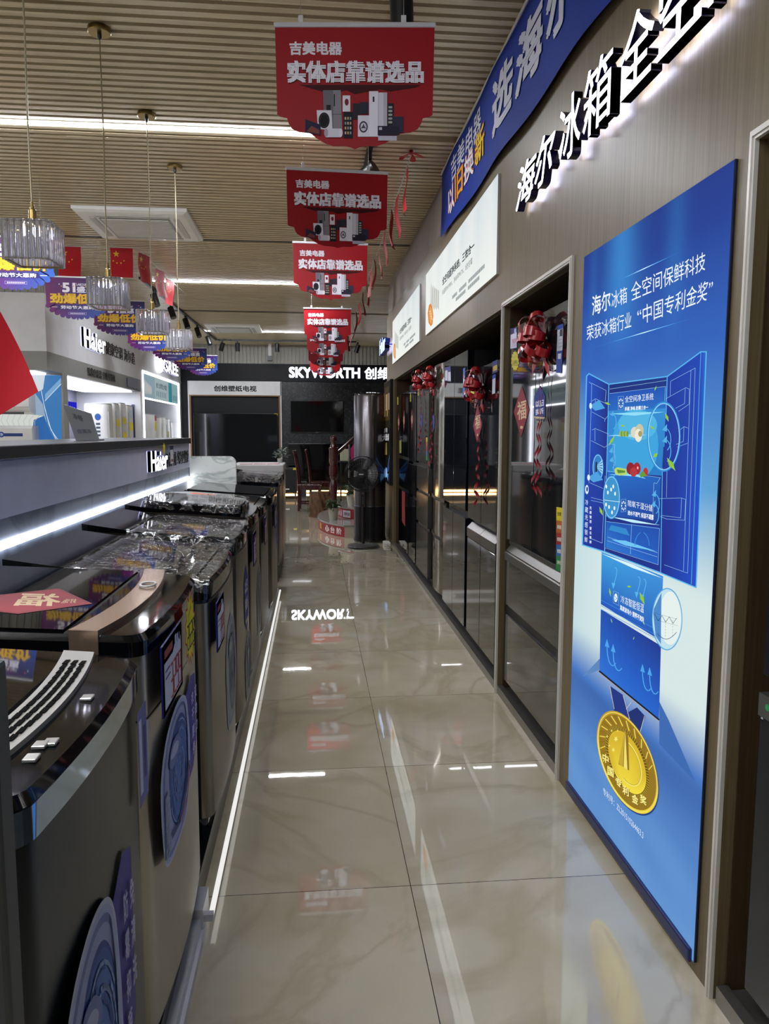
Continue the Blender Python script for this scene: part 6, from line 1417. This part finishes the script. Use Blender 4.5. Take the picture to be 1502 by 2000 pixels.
riser_text(t, o, .78, 10.95, .72, 1.35, 0, .17, [('小', q0 * .18 - .35 + .0, q0 * .18 - .47, .035, .125, '#e6dfdc', .02), ('心', -.52, -.64, .035, .125, '#e6dfdc', .02), ('台', -.69, -.80, .035, .125, '#e6dfdc', .02), ('阶', -.85, -.96, .035, .125, '#e6dfdc', .02), (None, -.28, -.36, .04, .12, '#c9a63a', 0)])
t, o, *r_ = step('marble_step', .80, 11.0, .47, .70, 10.35, .17, .34, 'upper curved marble step with a red riser and white name plate')
riser_text(t, o, .80, 11.0, .47, .70, .17, .34, [('净', -.28, -.36, .20, .29, '#e6dfdc', .02), ('水', -.40, -.47, .20, .29, '#e6dfdc', .02), ('器', -.50, -.56, .20, .29, '#e6dfdc', .02), (None, -.62, -.92, .195, .295, '#d3cfd6', 0), ('吉美电器', -.66, -.9, .22, .27, '#3a2a3c', .02)])
solo('staircase_base', MB().box(.60, 1.9, 12.32, 13.9, 0, .42).box(.75, 1.9, 12.6, 13.9, .42, .55).box(.95, 1.9, 12.9, 13.9, .55, .67), GRN, 'speckled granite stair flight rising behind the stainless cylinder', 'stairs', (1.2, 12.5, 0))
# newel and handrail
t = thing('stair_railing', 'dark turned wooden newel post with a rising handrail and steel baluster', 'railing', (.315, 11.85, .17))
prof = [(.0, .0), (.075, .0), (.075, .07), (.055, .09), (.048, .12), (.06, .15), (.05, .19), (.056, .28), (.066, .36), (.056, .44), (.046, .48), (.062, .52), (.062, .55), (.074, .56), (.074, .70), (.06, .71), (.06, .74), (.072, .76), (.072, .95), (.078, .965), (.078, .99), (.06, 1.0), (.05, 1.03), (.038, 1.055), (.036, 1.075), (.05, 1.09), (.056, 1.125), (.05, 1.16), (.03, 1.185), (.0, 1.19)]
MB().lathe(prof, 20).build('newel_post', DW, t, SM)
MB().tube([(.05, 0, .90), (.28, .35, 1.08), (.75, 1.1, 1.48)], .032, 10).build('handrail', DW, t, SM)
MB().cyl((.26, .2, 0), (.26, .2, 1.04), .02, n=12).build('baluster', mat('baluster_steel', '#8c8c8a', .25, .8), t, SM)
m = MB(); 
for z in (.4, .6, .8): m.lathe([(.02, -.01), (.028, 0), (.02, .01)], 12, (.26, .2, z))
m.build('baluster_ring', mat('baluster_steel', '#8c8c8a'), t)
# plants on the steps
def pot_plant(pos, r, h, lab, n, seed):
    t = thing('potted_plant', lab, 'plant', pos, 0, 'potted plants on the marble steps'); rnd = random.Random(seed)
    MB().lathe([(r * .72, 0), (r * .95, h * .8), (r, h * .82), (r, h), (r * .9, h), (r * .85, h * .86), (0, h * .86)], 22).build('pot', mat('pot_cream', '#b9b5a6', .35), t, SM)
    leaves(t, n, (0, 0, h * .9), r * 2.0, r * 1.1, LEAF, rnd, .35, droop=.5); return t
pot_plant((.27, 10.45, .17), .075, .17, 'white pot with bushy green plant on the lower marble step', 130, 3)
pot_plant((.55, 10.78, .34), .08, .17, 'white pot with green plant on the upper marble step', 110, 4)
# bookstand with pink bag
solo('side_table', MB().box(.48, .98, 13.95, 14.3, .84, .87).box(.5, .52, 13.97, 13.99, 0, .84).box(.94, .96, 13.97, 13.99, 0, .84).box(.5, .52, 14.26, 14.28, 0, .84).box(.94, .96, 14.26, 14.28, 0, .84), BK, 'small dark table behind the turned post', 'table', (.73, 14.1, 0))
solo('white_carton', MB().rbox(.50, .66, 13.98, 14.15, .87, 1.09, .006), mat('carton_cream', '#b9b79a', .5), 'small pale carton on the dark table behind the turned post', 'box', (.58, 14.05, .87))
m = MB(); p_ = [ony(a, b, 14.0) for a, b in ((684, 884), (692, 872), (704, 878), (704, 906), (686, 906))]
zz = .872 - min(v.z for v in p_)
m.add([v + Vector((0, 0, zz)) for v in p_] + [v + Vector((0, .05, zz)) for v in p_], [(4, 3, 2, 1, 0), (5, 6, 7, 8, 9)] + [(i, (i + 1) % 5, 5 + (i + 1) % 5, 5 + i) for i in range(5)])
solo('gift_bag', m, mat('bag_pink', '#b81f6e', .35), 'bright pink bag beside the stainless cylinder', 'bag', (p_[0].x + .05, 14.02, .872))
# stainless cylinder air conditioner
t = thing('cylinder_air_conditioner', 'tall round stainless steel floor air conditioner standing behind the black fan', 'air conditioner', (.718, 9.52, 0))
SSC = mat('cylinder_dark_steel', '#6f6c6e', .22, .9, noise=.03, aniso=(60, 60, 1)); SSD = mat('cylinder_lower_steel', '#3f3e40', .2, .8)
R = .206
MB().lathe([(R, .47), (R, 1.86), (R - .008, 1.885), (R - .008, 1.885)], 56).build('upper_casing', SSC, t, SM)
MB().lathe([(R - .012, .0), (R + .01, .02), (R - .002, .08), (R - .002, .462)], 56).build('lower_casing', SSD, t, SM)
MB().lathe([(R - .006, .458), (R + .002, .462), (R + .002, .472), (R - .006, .476)], 56).build('seam_ring', mat('chrome_blue', '#9db0c4'), t, SM)
MB().lathe([(R - .01, 1.88), (R - .005, 1.9), (.1, 1.91), (0, 1.912)], 56).build('top_cap', BLKG, t, SM)
# pedestal fan
t = thing('pedestal_fan', 'black pedestal fan with film wrapped base before the stainless cylinder', 'fan', (.60, 8.98, 0), -.25)
PB = mat('fan_black', '#0c0c0d', .35)
MB().lathe([(.0, 0), (.19, 0), (.20, .012), (.19, .028), (.05, .045), (0, .046)], 32).build('base', PB, t, SM)
MB().grid(lambda u, v: ((.06 + .16 * v + .008 * math.sin(30 * u)) * math.cos(2 * PI * u), (.06 + .16 * v + .008 * math.sin(30 * u)) * math.sin(2 * PI * u), .058 - .045 * v ** 2 + .006 * math.sin(23 * u + 4 * v)), 60, 6).build('protective_film', FILM, t, True)
MB().cyl((0, 0, .04), (0, 0, .62), .018, n=14).build('pole', PB, t, SM)
MB().rbox(-.035, .035, -.035, .03, .50, .72, .01).build('control_box', PB, t)
m = MB()
for k in range(4): m.cyl((0, -.038, .55 + k * .022), (0, -.034, .55 + k * .022), .006, n=10)
m.cyl((0, -.038, .67), (0, -.034, .67), .018, n=18); m.build('button', mat('fan_button_grey', '#4f5053', .3), t)
MB().cyl((0, 0, .70), (0, .02, .84), .02, n=12).build('neck', PB, t, SM)
hc = Vector((0, -.06, .905))
MB().cyl(hc + Vector((0, .06, 0)), hc + Vector((0, .20, 0)), .06, .045, 20).build('motor_housing', PB, t, SM)
g = MB(); RG = .215
for yy_, rr_ in ((-.045, .99), (0, 1.0), (.045, .99)): g.tube([hc + Vector((RG * rr_ * math.cos(q), yy_, RG * rr_ * math.sin(q))) for q in [2 * PI * k / 36 for k in range(36)]], .0035, 5, 0, True)
for rr_ in (.35, .6, .8): 
    for s_ in (-1, 1): g.tube([hc + Vector((RG * rr_ * math.cos(q), s_ * (.075 - .03 * rr_), RG * rr_ * math.sin(q))) for q in [2 * PI * k / 30 for k in range(30)]], .0016, 4, 0, True)
for k in range(36):
    q = 2 * PI * k / 36
    for s_ in (-1, 1): g.tube([hc + Vector((.04 * math.cos(q), s_ * .078, .04 * math.sin(q))), hc + Vector((RG * .7 * math.cos(q), s_ * .066, RG * .7 * math.sin(q))), hc + Vector((RG * math.cos(q), s_ * .04, RG * math.sin(q)))], .0016, 4)
g.build('guard', PB, t)
m = MB(); m.cyl(hc + Vector((0, -.082, 0)), hc + Vector((0, -.072, 0)), .045, n=20); m.build('badge_disc', PB, t, SM)
m = MB(); m.box(-.028, .028, hc.y - .0835, hc.y - .082, hc.z - .006, hc.z + .006); m.build('badge_lettering', mat('badge_pale', '#c9c9c9'), t)
for k in range(3):
    q0 = 2 * PI * k / 3; m = MB()
    m.grid(lambda u, v: hc + Vector((lerp(.03, .19, v) * math.cos(q0 + (u - .5) * (1.1 + .5 * v)), .035 * (u - .5) , lerp(.03, .19, v) * math.sin(q0 + (u - .5) * (1.1 + .5 * v)))), 8, 6); m.build('blade', mat('blade_smoke', '#17181a', .25), t, True)
# socket strip and cord by the far niche end
m = MB().rbox(.86, .94, 9.0, 9.2, 0, .045, .006); solo('socket_strip', m, mat('socket_white', '#c9c8c2', .4), 'white socket strip on the floor at the far end of the refrigerators', 'socket', (.9, 9.1, 0))
m = MB().tube([(.9, 9.0, .02), (.93, 8.8, .006), (.9, 8.6, .006), (.95, 8.4, .006), (.93, 8.2, .006)], .006, 6); solo('power_cord', m, mat('cord_grey', '#6a6a66', .5), 'grey power cord on the floor beside the far refrigerators', 'cord', (.92, 8.6, 0))
